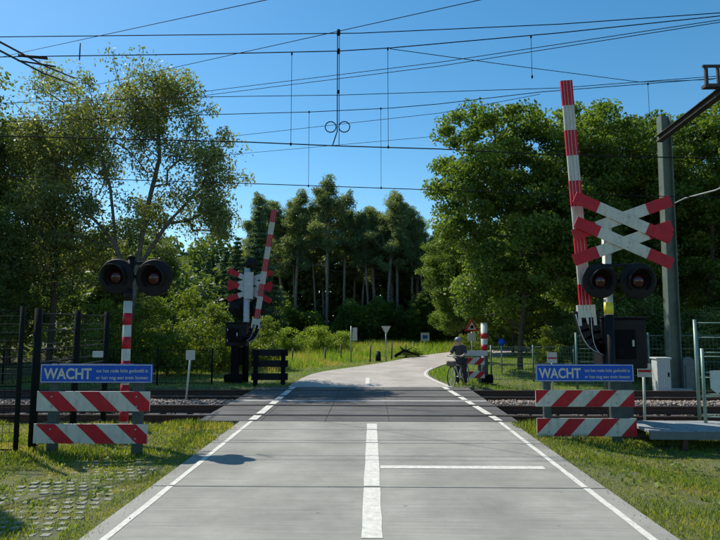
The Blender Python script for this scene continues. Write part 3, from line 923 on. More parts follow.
mass('undergrowth', 26000, (-44, -10.5), (29, 42), lambda x, y: 4.6 + 1.0 * np.sin(x * 0.9), 0.4, M['leaf_dark'])

# ------------------------------------------------------------------ grass
def blades(name, n, xr, yr, h, wd, m, mask, seed, kind_seg=True, dens=None):
    rg = np.random.default_rng(seed)
    x = rg.uniform(xr[0], xr[1], n); y = rg.uniform(yr[0], yr[1], n)
    k = mask(x, y)
    x, y = x[k], y[k]; n = len(x)
    z = ground_z(x, y) - 0.01
    hh = h(x, y) * rg.uniform(0.45, 1.3, n)
    a = rg.uniform(0, 6.28, n); lean = rg.uniform(0.1, 0.75, n) * hh
    dx, dy = np.cos(a), np.sin(a)
    b = a + rg.uniform(0.9, 2.2, n)
    wx, wy = np.cos(b) * wd, np.sin(b) * wd
    p0 = np.stack([x - wx, y - wy, z], -1); p1 = np.stack([x + wx, y + wy, z], -1)
    if kind_seg:
        mx, my, mz = x + dx * lean * 0.35, y + dy * lean * 0.35, z + hh * 0.6
        p2 = np.stack([mx + wx * 0.75, my + wy * 0.75, mz], -1); p3 = np.stack([mx - wx * 0.75, my - wy * 0.75, mz], -1)
        p4 = np.stack([x + dx * lean, y + dy * lean, z + hh * 0.97], -1)
        V = np.stack([p0, p1, p2, p3, p4], 1).reshape(-1, 3)
        o = (np.arange(n) * 5)[:, None]
        Q = o + np.array([[0, 1, 2, 3]]); T = o + np.array([[3, 2, 4]])
        r_ = rg.random(n)
        me = np_mesh(name, V, quads=Q, tris=T, rnd=np.concatenate([r_, r_]), mats=[m])
    else:
        p4 = np.stack([x + dx * lean, y + dy * lean, z + hh], -1)
        V = np.stack([p0, p1, p4], 1).reshape(-1, 3)
        me = np_mesh(name, V, tris=np.arange(n * 3).reshape(n, 3), rnd=rg.random(n), mats=[m])
    return struct(link_mesh(name, me), 'stuff')
def nz(x, y, s, seed=0.0):
    return 0.5 + 0.25 * (np.sin(x * s + 1.3 * np.sin(y * s * 0.7 + seed)) + np.sin(y * s * 1.21 + 1.7 * np.sin(x * s * 0.83 + seed * 2)))
def near_h(x, y):
    h = 0.030 + 0.045 * nz(x, y, 2.2) ** 2
    h += 0.10 * sstep(9.6, 10.8, y) * nz(x, y, 3.0, 1.0)
    h += 0.07 * np.exp(-((x + 4.0) ** 2 / 0.9 + (y - 8.5) ** 2 / 0.1)) + 0.07 * np.exp(-((x - 3.6) ** 2 / 0.9 + (y - 9.7) ** 2 / 0.12))
    return h
def verge_mask(x, y):
    e = 0.05 * np.sin(y * 5.1) + 0.04 * np.sin(y * 13.7) + np.random.default_rng(6).normal(size=len(x)) * 0.03
    k = (x < RX0 + 0.03 + e) | (x > RX1 - 0.03 + e)
    pav = (x < -2.75) & (x > -4.4) & (y < 7.5)
    thin = nz(x, y, 9.0, 3.0) + np.random.default_rng(5).random(len(x)) * 0.5
    k &= ~(pav & (thin < 0.54))
    k &= ~((nz(x, y, 4.3, 5.0) > 0.90) & (thin < 0.9))
    k &= (y < 11.0)
    return k
blades('grass', 170000, (-6.6, 7.4), (3.2, 8.0), near_h, 0.0042, M['grass'], verge_mask, 81)
blades('grass', 120000, (-9.5, 10.5), (8.0, 11.05), near_h, 0.006, M['grass'], verge_mask, 82)
def inside_road(x, y):
    ly = np.interp(y, [p[1] for p in L2], [p[0] for p in L2]); ry = np.interp(y, [p[1] for p in R2], [p[0] for p in R2])
    return (x > ly - 0.05) & (x < ry + 0.05)
def meadow_mask(x, y): return ~inside_road(x, y) & (y > 17.15)
def meadow_h(x, y):
    ly = np.interp(y, [p[1] for p in L2], [p[0] for p in L2]); ry = np.interp(y, [p[1] for p in R2], [p[0] for p in R2])
    d = np.maximum(ly - x, x - ry)
    return 0.06 + 0.30 * sstep(1.2, 3.0, d) * (0.4 + nz(x, y, 1.3)) * sstep(21, 25, y) * (x < ly)
blades('meadow_grass', 105000, (-12, 4), (17.2, 40), meadow_h, 0.012, M['meadow'], lambda x, y: meadow_mask(x, y) & (x < np.interp(y, [p[1] for p in L2], [p[0] for p in L2]) + 0.1), 83, False)
blades('meadow_grass', 50000, (-14, 30), (34, 52), lambda x, y: 0.35 + 0.3 * nz(x, y, 1.1), 0.022, M['meadow'], meadow_mask, 84, False)
blades('lawn', 100000, (2.0, 17), (17.2, 40), lambda x, y: 0.07 + 0.20 * np.exp(-((x - 2.75) ** 2 / 0.5 + (y - 20.8) ** 2 / 3.5)), 0.011, M['lawn'], lambda x, y: meadow_mask(x, y) & (x > np.interp(y, [p[1] for p in R2], [p[0] for p in R2])), 85, False)

# grass pavers in the left verge: open concrete blocks with turf in the cells
pv = bpy.data.objects.new('grass_paving', None); COL.objects.link(pv); struct(pv); pv.location = (0, 0, 0)
def paver(cx, cy):
    mb = MB()
    for i in range(3):
        for j in range(4):
            x = cx - 0.2 + i * 0.14 + (0.07 if j % 2 else 0) + 0.02; y = cy - 0.22 + j * 0.145
            mb.box((x, y, 0), (0.085, 0.075, 0.06))
    mb.box((cx, cy, -0.045), (0.40, 0.58, 0.05))
    return mb
p0 = paver(0, 0).build('paver', M['paver'], pv, bevel=0.006)
rr = random.Random(9)
first = True
for i in range(4):
    for j in range(7):
        x = -2.95 - i * 0.43 - 0.0 * j; y = 4.2 + j * 0.61
        if i == 3 and j > 4: continue
        z = float(ground_z(x, y)) - 0.021 + rr.uniform(-0.01, 0.008)
        if first: p0.location = (x, y, z); first = False; o = p0
        else: o = share(p0, (x, y, z), pv)
        o.rotation_euler = (rr.uniform(-0.03, 0.03), rr.uniform(-0.03, 0.03), rr.uniform(-0.02, 0.02))

rg = np.random.default_rng(91)
N = 700
side = rg.random(N) < 0.5
d = np.abs(rg.normal(size=N)) * 0.10
lx = np.where(side, RX0 + d - 0.04, RX1 - d + 0.04); ly = rg.uniform(3.5, 11, N)
V, Q = leaf_cards(rg, np.stack([lx, ly, np.full(N, 0.007)], -1), 0.020, 0.5, 0.0, 6.0)
V[:, 2] = np.clip(V[:, 2], 0.003, 0.02)
struct(link_mesh('leaf_litter', np_mesh('leaf_litter', V, quads=Q, mats=[M['soil']])), 'stuff')
# low broad-leaved weeds in the verge
N = 420
wx = np.where(rg.random(N) < 0.5, rg.uniform(-6.2, -2.6, N), rg.uniform(2.75, 6.5, N)); wy = rg.uniform(4.2, 10.8, N)
c = np.repeat(np.stack([wx, wy, ground_z(wx, wy) + 0.03], -1), 9, 0) + rg.normal(size=(N * 9, 3)) * np.array((0.035, 0.035, 0.012))
V, Q = leaf_cards(rg, c, 0.055, 0.5, -0.1, 1.5)
struct(link_mesh('weeds', np_mesh('weeds', V, quads=Q, rnd=rg.random(len(c)), mats=[M['leaf_bush']])), 'stuff')

# ------------------------------------------------------------------ striped barricades with the blue warning plate
def add_text(s, x, y, z, size, parent, m, name='lettering', bold=0.0, spacing=1.0, width=None):
    cu = bpy.data.curves.new(name, 'FONT')
    cu.body = s; cu.size = size; cu.extrude = 0.0015; cu.offset = bold; cu.space_character = spacing
    cu.materials.append(m)
    o = bpy.data.objects.new(name, cu); COL.objects.link(o)
    o.parent = parent
    w0 = world_of(parent)
    o.location = (x - w0.x, y - w0.y, z - w0.z); o.rotation_euler = (PI / 2, 0, 0)
    bpy.context.view_layer.update()
    dw = o.dimensions.x
    me = bpy.data.meshes.new_from_object(o.evaluated_get(bpy.context.evaluated_depsgraph_get()))
    o2 = bpy.data.objects.new(name, me); COL.objects.link(o2)
    o2.parent = parent; o2.location = o.location; o2.rotation_euler = o.rotation_euler
    bpy.data.objects.remove(o)
    if width: o2.scale = (width / max(dw, 1e-3), 1, 1)
    return o2
def clip_stripe(xa, xb, lo, hi, slant, x0, x1):
    """parallelogram from (xa..xb) at the bottom leaning by slant, cut at the board ends"""
    poly = [(xa, lo), (xb, lo), (xb + slant, hi), (xa + slant, hi)]
    def cut(P, X_, keep_left):
        out = []
        for i in range(len(P)):
            a, b = P[i], P[(i + 1) % len(P)]
            ia = (a[0] <= X_) if keep_left else (a[0] >= X_); ib = (b[0] <= X_) if keep_left else (b[0] >= X_)
            if ia: out.append(a)
            if ia != ib:
                t = (X_ - a[0]) / (b[0] - a[0]); out.append((X_, a[1] + (b[1] - a[1]) * t))
        return out
    poly = cut(poly, x1, True)
    return cut(poly, x0, False) if poly else poly
def striped_board(parent, x0, x1, z0, z1, y, first, period, width, slant, faces=-1, stripes='red', body='white', tilt=0.0):
    b = MB().box(((x0 + x1) / 2, y, (z0 + z1) / 2), (x1 - x0, 0.024, z1 - z0)).build('board', M[body], parent, bevel=0.003)
    x = first
    while x < x1 + abs(slant):
        P = clip_stripe(x, x + width, z0 + 0.002, z1 - 0.002, slant, x0 + 0.002, x1 - 0.002)
        if len(P) >= 3:
            ys_ = y + faces * 0.0125
            MB().prism(P, ys_ - 0.0015, ys_ + 0.0015).build('stripe', M[stripes], b)
        x += period
    return b
def bolts(parent, pts, y):
    for x, z in pts:
        MB().lathe((x, y, z), (0, -1, 0), [(0.014, 0.0), (0.014, 0.006), (0.009, 0.010), (0.001, 0.011)], 8).build('bolt', M['steel'], parent)
def warning_plate(parent, x0, x1, z0, z1, y):
    b = MB().box(((x0 + x1) / 2, y, (z0 + z1) / 2), (x1 - x0, 0.02, z1 - z0)).build('warning_plate', M['blue'], parent, bevel=0.003)
    f = MB(); yy = y - 0.0125; t = 0.011; e = 0.008
    f.box(((x0 + x1) / 2, yy, z1 - e - t / 2), (x1 - x0 - 2 * e, 0.003, t)); f.box(((x0 + x1) / 2, yy, z0 + e + t / 2), (x1 - x0 - 2 * e, 0.003, t))
    f.box((x0 + e + t / 2, yy, (z0 + z1) / 2), (t, 0.003, z1 - z0 - 2 * e - 2 * t)); f.box((x1 - e - t / 2, yy, (z0 + z1) / 2), (t, 0.003, z1 - z0 - 2 * e - 2 * t))
    f.build('white_border', M['white'], b)
    W = x1 - x0; H = z1 - z0
    add_text('WACHT', x0 + 0.035 * W, yy, z0 + 0.22 * H, H * 0.78, b, M['white'], bold=0.006, width=0.43 * W)
    add_text('tot het rode licht gedoofd is', x0 + 0.50 * W, yy, z0 + 0.56 * H, H * 0.26, b, M['white'], bold=0.0008, width=0.46 * W)
    add_text('er kan nog een trein komen', x0 + 0.50 * W, yy, z0 + 0.20 * H, H * 0.26, b, M['white'], bold=0.0008, width=0.46 * W)
    return b
# left
t = thing('barricade', 'left roadside barricade, two red and white boards under a blue WACHT plate', 'barricade', (-4.0, 8.4, -0.05), 'striped barricades beside the road')
for x, wd in ((-4.61, 0.13), (-3.38, 0.14)):
    MB().box((x, 8.46, 0.53), (wd, 0.09, 1.22)).build('post', M['postgreen'], t, bevel=0.006)
striped_board(t, -4.83, -3.19, 0.553, 0.835, 8.4, -4.50, 0.585, 0.28, -0.30)
striped_board(t, -4.855, -3.21, 0.10, 0.375, 8.4, -4.53, 0.585, 0.28, -0.30)
warning_plate(t, -4.79, -3.16, 0.955, 1.225, 8.39)
bolts(t, [(-4.61, 0.76), (-4.61, 0.62), (-3.38, 0.76), (-3.38, 0.62), (-4.61, 0.30), (-4.61, 0.17), (-3.38, 0.30), (-3.38, 0.17)], 8.385)
# right
t = thing('barricade', 'right roadside barricade, two red and white boards under a blue WACHT plate', 'barricade', (3.4, 9.7, -0.15), 'striped barricades beside the road')
for x, wd in ((2.87, 0.12), (3.98, 0.17)):
    MB().box((x, 9.76, 0.46), (wd, 0.09, 1.22)).build('post', M['postgreen'], t, bevel=0.006)
striped_board(t, 2.67, 4.27, 0.458, 0.726, 9.7, 2.36, 0.55, 0.27, 0.27)
striped_board(t, 2.68, 4.29, -0.015, 0.272, 9.7, 2.38, 0.55, 0.27, 0.27)
warning_plate(t, 2.68, 4.27, 0.862, 1.143, 9.69)
bolts(t, [(2.87, 0.66), (2.87, 0.52), (3.98, 0.66), (3.98, 0.52), (2.87, 0.19), (2.87, 0.06), (3.98, 0.19), (3.98, 0.06)], 9.685)
# far left, seen from behind
t = thing('barricade', 'dark barricade of three boards seen from behind, far left beyond the tracks', 'barricade', (-3.15, 17.8, -0.1), 'striped barricades beside the road')
for x in (-3.54, -2.70):
    MB().box((x, 17.74, 0.45), (0.13, 0.09, 1.1)).build('post', M['blackmatt'], t, bevel=0.005)
for z0, z1 in ((0.83, 1.03), (0.50, 0.70), (0.10, 0.31)):
    MB().box((-3.12, 17.8, (z0 + z1) / 2), (1.12, 0.03, z1 - z0)).build('board', M['black'], t, bevel=0.004)
# far right
t = thing('barricade', 'low barricade with weathered striped boards, far right by the cyclist', 'barricade', (3.1, 18.6, -0.1), 'striped barricades beside the road')
for x in (2.82, 3.40):
    MB().box((x, 18.66, 0.35), (0.10, 0.08, 0.9)).build('post', M['postgreen'], t, bevel=0.005)
MB().box((3.12, 18.6, 0.875), (0.85, 0.03, 0.17)).build('top_board', M['greyback'], t, bevel=0.004)
striped_board(t, 2.70, 3.55, 0.52, 0.74, 18.6, 2.40, 0.40, 0.20, 0.22, stripes='red', body='white')
striped_board(t, 2.70, 3.55, 0.10, 0.32, 18.6, 2.40, 0.40, 0.20, 0.22, stripes='red', body='white')

# ------------------------------------------------------------------ signals, crosses, barriers
def banded_pole(parent, x, y, z0, z1, r, bands, dx=0.0):
    """bands: list of (z_low, z_high, material)"""
    p = MB().tube([(x, y, z0), (x + dx, y, z1)], r, 14).build('pole', M['white'], parent)
    for a, b, m in bands:
        f = lambda z: x + dx * (z - z0) / (z1 - z0)
        MB().tube([(f(a), y, a), (f(b), y, b)], r + 0.003, 14).build('band', M[m], p)
    return p
def lamp(parent, x, y, z, face, r=0.30, name='lamp'):
    """round black target board with a deep hood and a red lens; face = -1 looks at the viewer"""
    ax = (0, face, 0)
    b = MB()
    b.lathe((x, y, z), ax, [(0.001, -0.02), (r * 0.96, -0.02), (r, -0.005), (r, 0.02), (r * 0.93, 0.03), (0.001, 0.03)], 36)
    b.lathe((x, y, z), ax, [(0.001, -0.20), (0.11, -0.19), (0.14, -0.10), (0.14, -0.02)], 24)
    o = b.build(name, M['black'], parent)
    h = MB()
    # hood: open tube, longest at the top
    n = 30; vs = []; fs = []
    for k in range(n + 1):
        t = -PI * 0.78 + 1.56 * PI * k / n           # 0 = top
        L = 0.05 + 0.20 * (0.5 + 0.5 * math.cos(t)) ** 0.7
        for rr_, d in ((r * 0.62, 0.02), (r * 0.66, L), (r * 0.62, L), (r * 0.585, 0.03)):
            vs.append((x + math.sin(t) * rr_, y + face * d, z + math.cos(t) * rr_))
    for k in range(n):
        for j in range(3):
            fs.append((4 * k + j, 4 * k + j + 1, 4 * k + 5 + j, 4 * k + 4 + j))
    h.add(vs, fs, 0, True)
    h.build('hood', M['black'], o)
    MB().lathe((x, y, z), ax, [(r * 0.40, 0.031), (r * 0.38, 0.05), (r * 0.28, 0.07), (r * 0.14, 0.08), (0.001, 0.083)], 24).build('lens', M['lens'], o)
    MB().lathe((x, y, z), ax, [(r * 0.44, 0.03), (r * 0.44, 0.055), (r * 0.40, 0.055), (r * 0.40, 0.03)], 24).build('lens_ring', M['blackmatt'], o)
    return o
# left signal post
t = thing('crossing_signal', 'left red and white banded post with two unlit round black signal lamps', 'signal', (-3.98, 9.4, -0.08), 'crossing signals')
bands = []
z = 2.17
k = 0
while z > 0.1:
    if k % 2: bands.append((z - 0.192, z, 'red'))
    z -= 0.192; k += 1
bands.append((2.175, 2.36, 'black'))
banded_pole(t, -3.985, 9.4, -0.1, 2.30, 0.068, bands)
MB().tube([(-3.985, 9.4, 2.3), (-3.95, 9.4, 2.88)], 0.055, 12).tube([(-3.95, 9.4, 2.88), (-3.95, 9.4, 2.93)], [0.07, 0.03], 12).build('pole_top', M['black'], t)
MB().box((-3.85, 9.42, 2.80), (0.75, 0.07, 0.05)).box((-3.85, 9.44, 2.58), (0.5, 0.06, 0.06)).build('cross_arm', M['black'], t, bevel=0.008)
lamp(t, -4.17, 9.36, 2.57, -1, 0.29); lamp(t, -3.54, 9.34, 2.55, -1, 0.30)
MB().tube([(-4.17, 9.44, 2.5), (-4.12, 9.47, 2.3), (-4.03, 9.47, 2.25), (-4.02, 9.47, 0.1)], 0.010, 6).build('cable', M['blackmatt'], t)
MB().box((-3.985, 9.4, 0.0), (0.36, 0.36, 0.22)).build('footing', M['strip'], t, bevel=0.01)

def double_cross(parent, cx, cy, cz, sc=1.0, back=False):
    """two stacked diagonal crosses; red ends and bolts are on the boards"""
    for dz, in ((0.215,), (-0.215,)):
        for a, dy, L in ((R(-24.5), -0.03, 1.76), (R(19.5), 0.0, 1.78)):
            Mx = Matrix.Rotation(-a, 3, 'Y')
            c = Vector((cx, cy + dy * sc, cz + dz * sc))
            body = MB().box(c, (L * sc, 0.022, 0.195 * sc), 0, Mx).build('cross_board', M['greyback'] if back else M['white'], parent, bevel=0.004)
            for s_ in (-1, 1):
                e = c + Mx @ Vector((s_ * (L / 2 - 0.215) * sc, 0, 0))
                MB().box(e, (0.435 * sc, 0.027, 0.2 * sc), 0, Mx).build('red_end', M['red'], body, bevel=0.004)
            if dy < 0:
                mb = MB()
                for bx in (-0.09, 0.09):
                    for bz in (-0.05, 0.05):
                        p = c + Mx @ Vector((bx * sc, -0.012, bz * sc))
                        mb.tube([p, p + Vector((0, -0.010, 0))], 0.011, 8)
                mb.build('bolts', M['steel'], body)
    MB().box((cx - 0.2 * sc, cy + 0.05, cz), (0.06, 0.05, 0.78 * sc)).box((cx, cy + 0.045, cz + 0.21 * sc), (0.5 * sc, 0.04, 0.05)).box((cx, cy + 0.045, cz - 0.21 * sc), (0.5 * sc, 0.04, 0.05)).build('cross_bracket', M['steel'], parent)

# right signal with the double cross
t = thing('crossing_signal', 'right white signal post with red-tipped double cross above two unlit black lamps', 'signal', (4.06, 10.0, -0.2), 'crossing signals')
banded_pole(t, 4.06, 10.06, -0.25, 3.42, 0.075, [(1.97, 2.17, 'yellow'), (-0.24, 1.96, 'black')])
double_cross(t, 4.29, 9.92, 3.395)
MB().box((4.18, 9.97, 2.80), (0.75, 0.06, 0.05)).box((4.18, 9.99, 2.53), (0.6, 0.06, 0.06)).build('cross_arm', M['black'], t, bevel=0.008)
lamp(t, 3.86, 9.9, 2.53, -1, 0.30); lamp(t, 4.50, 9.9, 2.53, -1, 0.31)
MB().tube([(3.86, 10.02, 2.45), (3.93, 10.12, 2.28), (4.03, 10.15, 2.2), (4.05, 10.15, 1.9)], 0.012, 6).tube([(4.48, 10.02, 2.45), (4.35, 10.12, 2.25), (4.16, 10.15, 2.18), (4.10, 10.15, 1.9)], 0.012, 6).build('cable', M['blackmatt'], t)
# barrier machine and boom, right
def barrier(name, label, px, py, gz, boom, sd, sc=1.0):
    """px,py pivot; boom = (top x, z, bottom x, z); sd = side the machine stands on (+1 right)"""
    t = thing(name, label, 'barrier', (px + sd * 0.62 * sc, py, gz), 'raised half barriers')
    X0 = px + sd * 0.82 * sc
    MB().box((X0 - sd * 0.04, py + 0.12, 1.46), (0.78 * sc, 0.42 * sc, 0.86 * sc)).build('machine_housing', M['black'], t, bevel=0.03)
    MB().box((X0 - sd * 0.02, py + 0.12, 1.46 + 0.45 * sc), (0.84 * sc, 0.48 * sc, 0.035)).build('housing_lid', M['black'], t, bevel=0.015)
    MB().box((X0 - 0.05, py - 0.10 * sc, 1.45), (0.40 * sc, 0.03, 0.5 * sc)).build('housing_door', M['blackmatt'], t, bevel=0.01)
    MB().box((X0 - 0.02, py + 0.14, (gz + 1.10) / 2), (0.26 * sc, 0.26 * sc, 1.12 - gz)).build('pedestal', M['postgreen'] if sd > 0 else M['blackmatt'], t, bevel=0.015)
    MB().box((X0 - 0.05, py + 0.14, gz + 0.12), (0.62 * sc, 0.5 * sc, 0.34)).build('footing', M['postgreen'] if sd > 0 else M['blackmatt'], t, bevel=0.02)
    MB().box((X0 + 0.09, py - 0.125 * sc, 1.47), (0.035, 0.03, 0.11)).build('door_handle', M['steel'], t)
    for hz in (1.28, 1.62):
        MB().box((X0 - 0.25 * sc, py - 0.115 * sc, hz), (0.03, 0.03, 0.07)).build('hinge', M['steel'], t)
    tx, tz, bx, bz = boom
    a, b = Vector((bx, py - 0.16, bz)), Vector((tx, py - 0.16, tz))
    L = (b - a).length; d = (b - a).normalized()
    bo = MB(); wd = 0.20 * sc
    bo.bar(a, b, wd, 0.05)
    boomo = bo.build('boom', M['white'], t, bevel=0.01)
    nb = 9
    for i in range(0, nb, 2):
        p, q_ = a + d * (L * (nb - 1 - i) / nb), a + d * (L * (nb - i) / nb)
        MB().bar(p, q_, wd + 0.006, 0.058).build('red_band', M['red'], boomo)
    rib = MB()
    side = d.cross(Vector((0, 1, 0))).normalized()
    for s_ in (-0.30, 0.02, 0.30):
        rib.bar(a + side * wd * s_ + Vector((0, -0.033, 0)), b + side * wd * s_ + Vector((0, -0.033, 0)), 0.006, 0.009)
    rib.build('boom_ribs', M['greyback'], boomo)
    # forked counterweight arms curving from the boom foot to the machine shaft
    for k, (off, dy) in enumerate(((-0.5, -0.10), (0.5, -0.10))):
        pts = []
        st = a + side * wd * off * -1 * 1.3
        en = Vector((px + sd * 0.62 * sc, py - 0.16, 1.32 * 1 if sc == 1 else 1.30))
        for i in range(9):
            u = i / 8
            p = st.lerp(en, u)
            p.z -= math.sin(PI * u) * (0.20 + 0.05 * k) * sc; p.x -= sd * math.sin(PI * u) * 0.12 * sc
            pts.append(p)
        mb = MB()
        for p, q_ in zip(pts[:-1], pts[1:]): mb.bar(p, q_ + (q_ - p) * 0.25, 0.17 * sc, 0.06)
        mb.build('counterweight_arm', M['black'], t)
        ed = MB()
        ed.tube([p + Vector((-0.06 * sd * sc, -0.035, -0.055 * sc)) for p in pts[:-2]], 0.008, 6)
        ed.build('arm_edge', M['greyback'], t)
    br = MB()
    br.bar(a - d * 0.12 * sc, a + d * 0.10 * sc, 0.31 * sc, 0.075)
    br.bar(a - d * 0.26 * sc - side * 0.13 * sc, a - d * 0.08 * sc - side * 0.13 * sc, 0.06 * sc, 0.07)
    br.bar(a - d * 0.26 * sc + side * 0.13 * sc, a - d * 0.08 * sc + side * 0.13 * sc, 0.06 * sc, 0.07)
    br.bar(a - d * 0.24 * sc, a - d * 0.11 * sc, 0.05 * sc, 0.06)
    br.build('boom_bracket', M['white'], t, bevel=0.008)
    MB().lathe((X0 - sd * 0.2, py - 0.16, 1.32), (0, 1, 0), [(0.001, -0.05), (0.11, -0.05), (0.11, 0.12), (0.001, 0.12)], 20).build('shaft', M['blackmatt'], t)
    return t
barrier('barrier', 'right barrier, red and white boom raised high above the double cross', 3.60, 10.32, -0.2, (3.50, 6.16, 3.71, 2.03), 1, 1.0)
barrier('barrier', 'far left barrier beyond the tracks, boom raised and leaning right', -3.66, 18.5, -0.08, (-3.14, 5.45, -3.66, 1.88), -1, 0.86)

# far left signal seen from behind
t = thing('crossing_signal', 'far left signal seen from behind, grey double cross back with red tips', 'signal', (-4.08, 18.9, -0.08), 'crossing signals')
pp = MB().tube([(-4.10, 18.9, -0.1), (-4.10, 18.9, 3.62)], 0.10, 12).build('pole', M['greyback'], t)
MB().tube([(-4.10, 18.9, -0.1), (-4.10, 18.9, 1.85)], 0.104, 12).build('lower_sleeve', M['blackmatt'], pp)
double_cross(t, -4.02, 18.98, 3.05, 0.88, back=True)
MB().box((-4.02, 18.8, 3.05), (0.30, 0.06, 0.88)).build('mounting_plate', M['greyback'], t, bevel=0.01)
lamp(t, -4.42, 19.05, 2.35, 1, 0.29); lamp(t, -3.78, 19.05, 2.35, 1, 0.29)
lamp(t, -4.0, 19.05, 3.78, 1, 0.20, 'bell')
MB().box((-4.35, 18.75, 0.78), (0.34, 0.26, 0.56)).build('junction_box', M['blackmatt'], t, bevel=0.02)
# far right striped post
t = thing('crossing_signal', 'far right short red and white banded post on a black footing, right of the cyclist', 'signal', (3.62, 19.0, -0.08), 'crossing signals')
banded_pole(t, 3.63, 19.0, -0.1, 1.80, 0.105, [(0.95, 1.14, 'red'), (1.33, 1.51, 'red'), (-0.05, 0.78, 'postgreen'), (1.80, 1.83, 'greyback')])
MB().box((3.63, 19.0, 0.05), (0.46, 0.4, 0.26)).build('footing', M['blackmatt'], t, bevel=0.02)

# ------------------------------------------------------------------ small plates, signs and posts
def plate_sign(x, y, gz, z0, z1, wd, label, stripe=True, lean=0.0, post='white', name='track_marker'):
    t = thing(name, label, 'sign', (x, y, gz))
    MB().tube([(x, y, gz), (x + lean, y, z1 - 0.03)], 0.024, 10).build('post', M[post], t)
    MB().box((x, y, gz + 0.03), (0.16, 0.14, 0.08)).build('foot', M['steel'], t, bevel=0.01)
    p = MB().box((x + lean, y - 0.035, (z0 + z1) / 2), (wd, 0.012, z1 - z0)).build('plate', M['white'], t, bevel=0.003)
    if stripe:
        MB().box((x + lean, y - 0.043, (z0 + z1) / 2 - 0.01), (wd - 0.02, 0.004, 0.045)).build('red_stripe', M['red'], p)
    return t
plate_sign(5.13, 11.25, -0.25, 0.80, 1.05, 0.26, 'small white plate with a red line on a white post, right of the right barricade', lean=0.02)
plate_sign(5.27, 17.3, -0.25, 0.66, 0.97, 0.28, 'small white plate with a red line beyond the tracks, above the right WACHT plate')
plate_sign(-4.46, 14.0, -0.12, 0.94, 1.17, 0.22, 'small pale plate on a leaning white post between the left tracks', stripe=False, lean=0.10)
def sign_post(x, y, gz, top, label, kind, face, mfront='white'):
    t = thing('road_sign', label, 'sign', (x, y, gz))
    MB().tube([(x, y, gz), (x, y, top)], 0.03, 8).build('post', M['steel'], t)
    return t
t = sign_post(0.68, 28.6, 0, 1.45, 'small white give-way triangle on a post at the far left road edge', 'tri', 1)
b = MB().prism([(0.44, 1.70), (0.92, 1.70), (0.68, 1.28)], 28.54, 28.56).build('plate', M['white'], t)
t = sign_post(-1.0, 27.8, 0, 1.70, 'narrow post with an upright pale board in the meadow left of the give-way sign', 'post', 1)
MB().box((-0.82, 27.8, 1.32), (0.22, 0.02, 0.62)).build('plate', M['greyback'], t)
t = sign_post(3.62, 40, 0, 1.12, 'small pale rectangular sign at the foot of the trees where the road bends', 'rect', 1)
b = MB().box((3.62, 39.95, 0.92), (0.58, 0.02, 0.58)).build('plate', M['white'], t)
MB().box((3.62, 39.935, 0.92), (0.34, 0.008, 0.25)).build('symbol', M['blue'], b)
t = sign_post(4.42, 26.0, 0, 1.45, 'red-bordered warning triangle above a white plate, behind the far right banded post', 'warn', 1)
MB().prism([(4.10, 1.48), (4.74, 1.48), (4.42, 2.06)], 25.93, 25.95).build('red_triangle', M['red'], t)
b = MB().prism([(4.22, 1.55), (4.62, 1.55), (4.42, 1.92)], 25.918, 25.928).build('white_field', M['white'], t)
MB().box((4.42, 25.914, 1.67), (0.14, 0.006, 0.13)).build('symbol', M['black'], b)
MB().box((4.42, 25.94, 1.23), (0.36, 0.02, 0.36)).build('under_plate', M['white'], t)
t = sign_post(4.84, 22.0, -0.05, 1.1, 'small round blue sign behind the far right mesh fence', 'blue', 1)
MB().lathe((4.84, 21.95, 1.12), (0, -1, 0), [(0.001, -0.01), (0.13, -0.01), (0.13, 0.01), (0.001, 0.012)], 24).build('blue_disc', M['blue'], t)
# meadow stakes
for i, (x, y) in enumerate([(-2.2, 27.3), (-0.1, 28.4), (1.0, 30.2), (-3.6, 26.3), (2.4, 34.0), (-5.0, 25.6), (1.8, 31.6), (-1.6, 29.8)]):
    t = MB().tube([(x, y, -0.05), (x + 0.02, y, 0.72 + 0.05 * (i % 3))], 0.04, 8).build('wooden_stake', M['wood'], None, off=(x, y, 0))
    tag(t, ['wooden stake in the meadow left of the pale board', 'wooden stake between the pale board and the give-way sign', 'wooden stake just right of the give-way sign',
            'wooden stake in the tall grass under the bright shrubs', 'wooden stake near the bend by the fallen branch', 'leftmost wooden stake, close to the far left barricade', 'wooden stake beside the low bush at the bend', 'wooden stake set back in the meadow'][i], 'stake', 'wooden stakes in the meadow')
t = MB().tube([(0.30, 28.9, -0.05), (0.30, 28.9, 0.42)], [0.14, 0.12], 12).tube([(0.30, 28.9, 0.42), (0.30, 28.9, 0.47)], [0.12, 0.05], 12).build('marker_post', M['black'], None, off=(0.3, 28.9, 0))
tag(t, 'short thick black post on the grass left of the give-way sign', 'post')
mb = MB(); mb.tube([(1.2, 30.9, 0.1), (1.7, 31.0, 0.42), (2.5, 31.2, 0.12)], [0.09, 0.08, 0.03], 7).tube([(1.65, 31.0, 0.4), (1.45, 30.8, 0.65)], [0.05, 0.02], 6).tube([(1.75, 31.0, 0.38), (2.1, 30.8, 0.55)], [0.04, 0.015], 6)
tag(mb.build('fallen_branch', M['blackmatt'], None, off=(1.7, 31, 0)), 'dark fallen branch lying on the grass at the far road edge', 'branch')

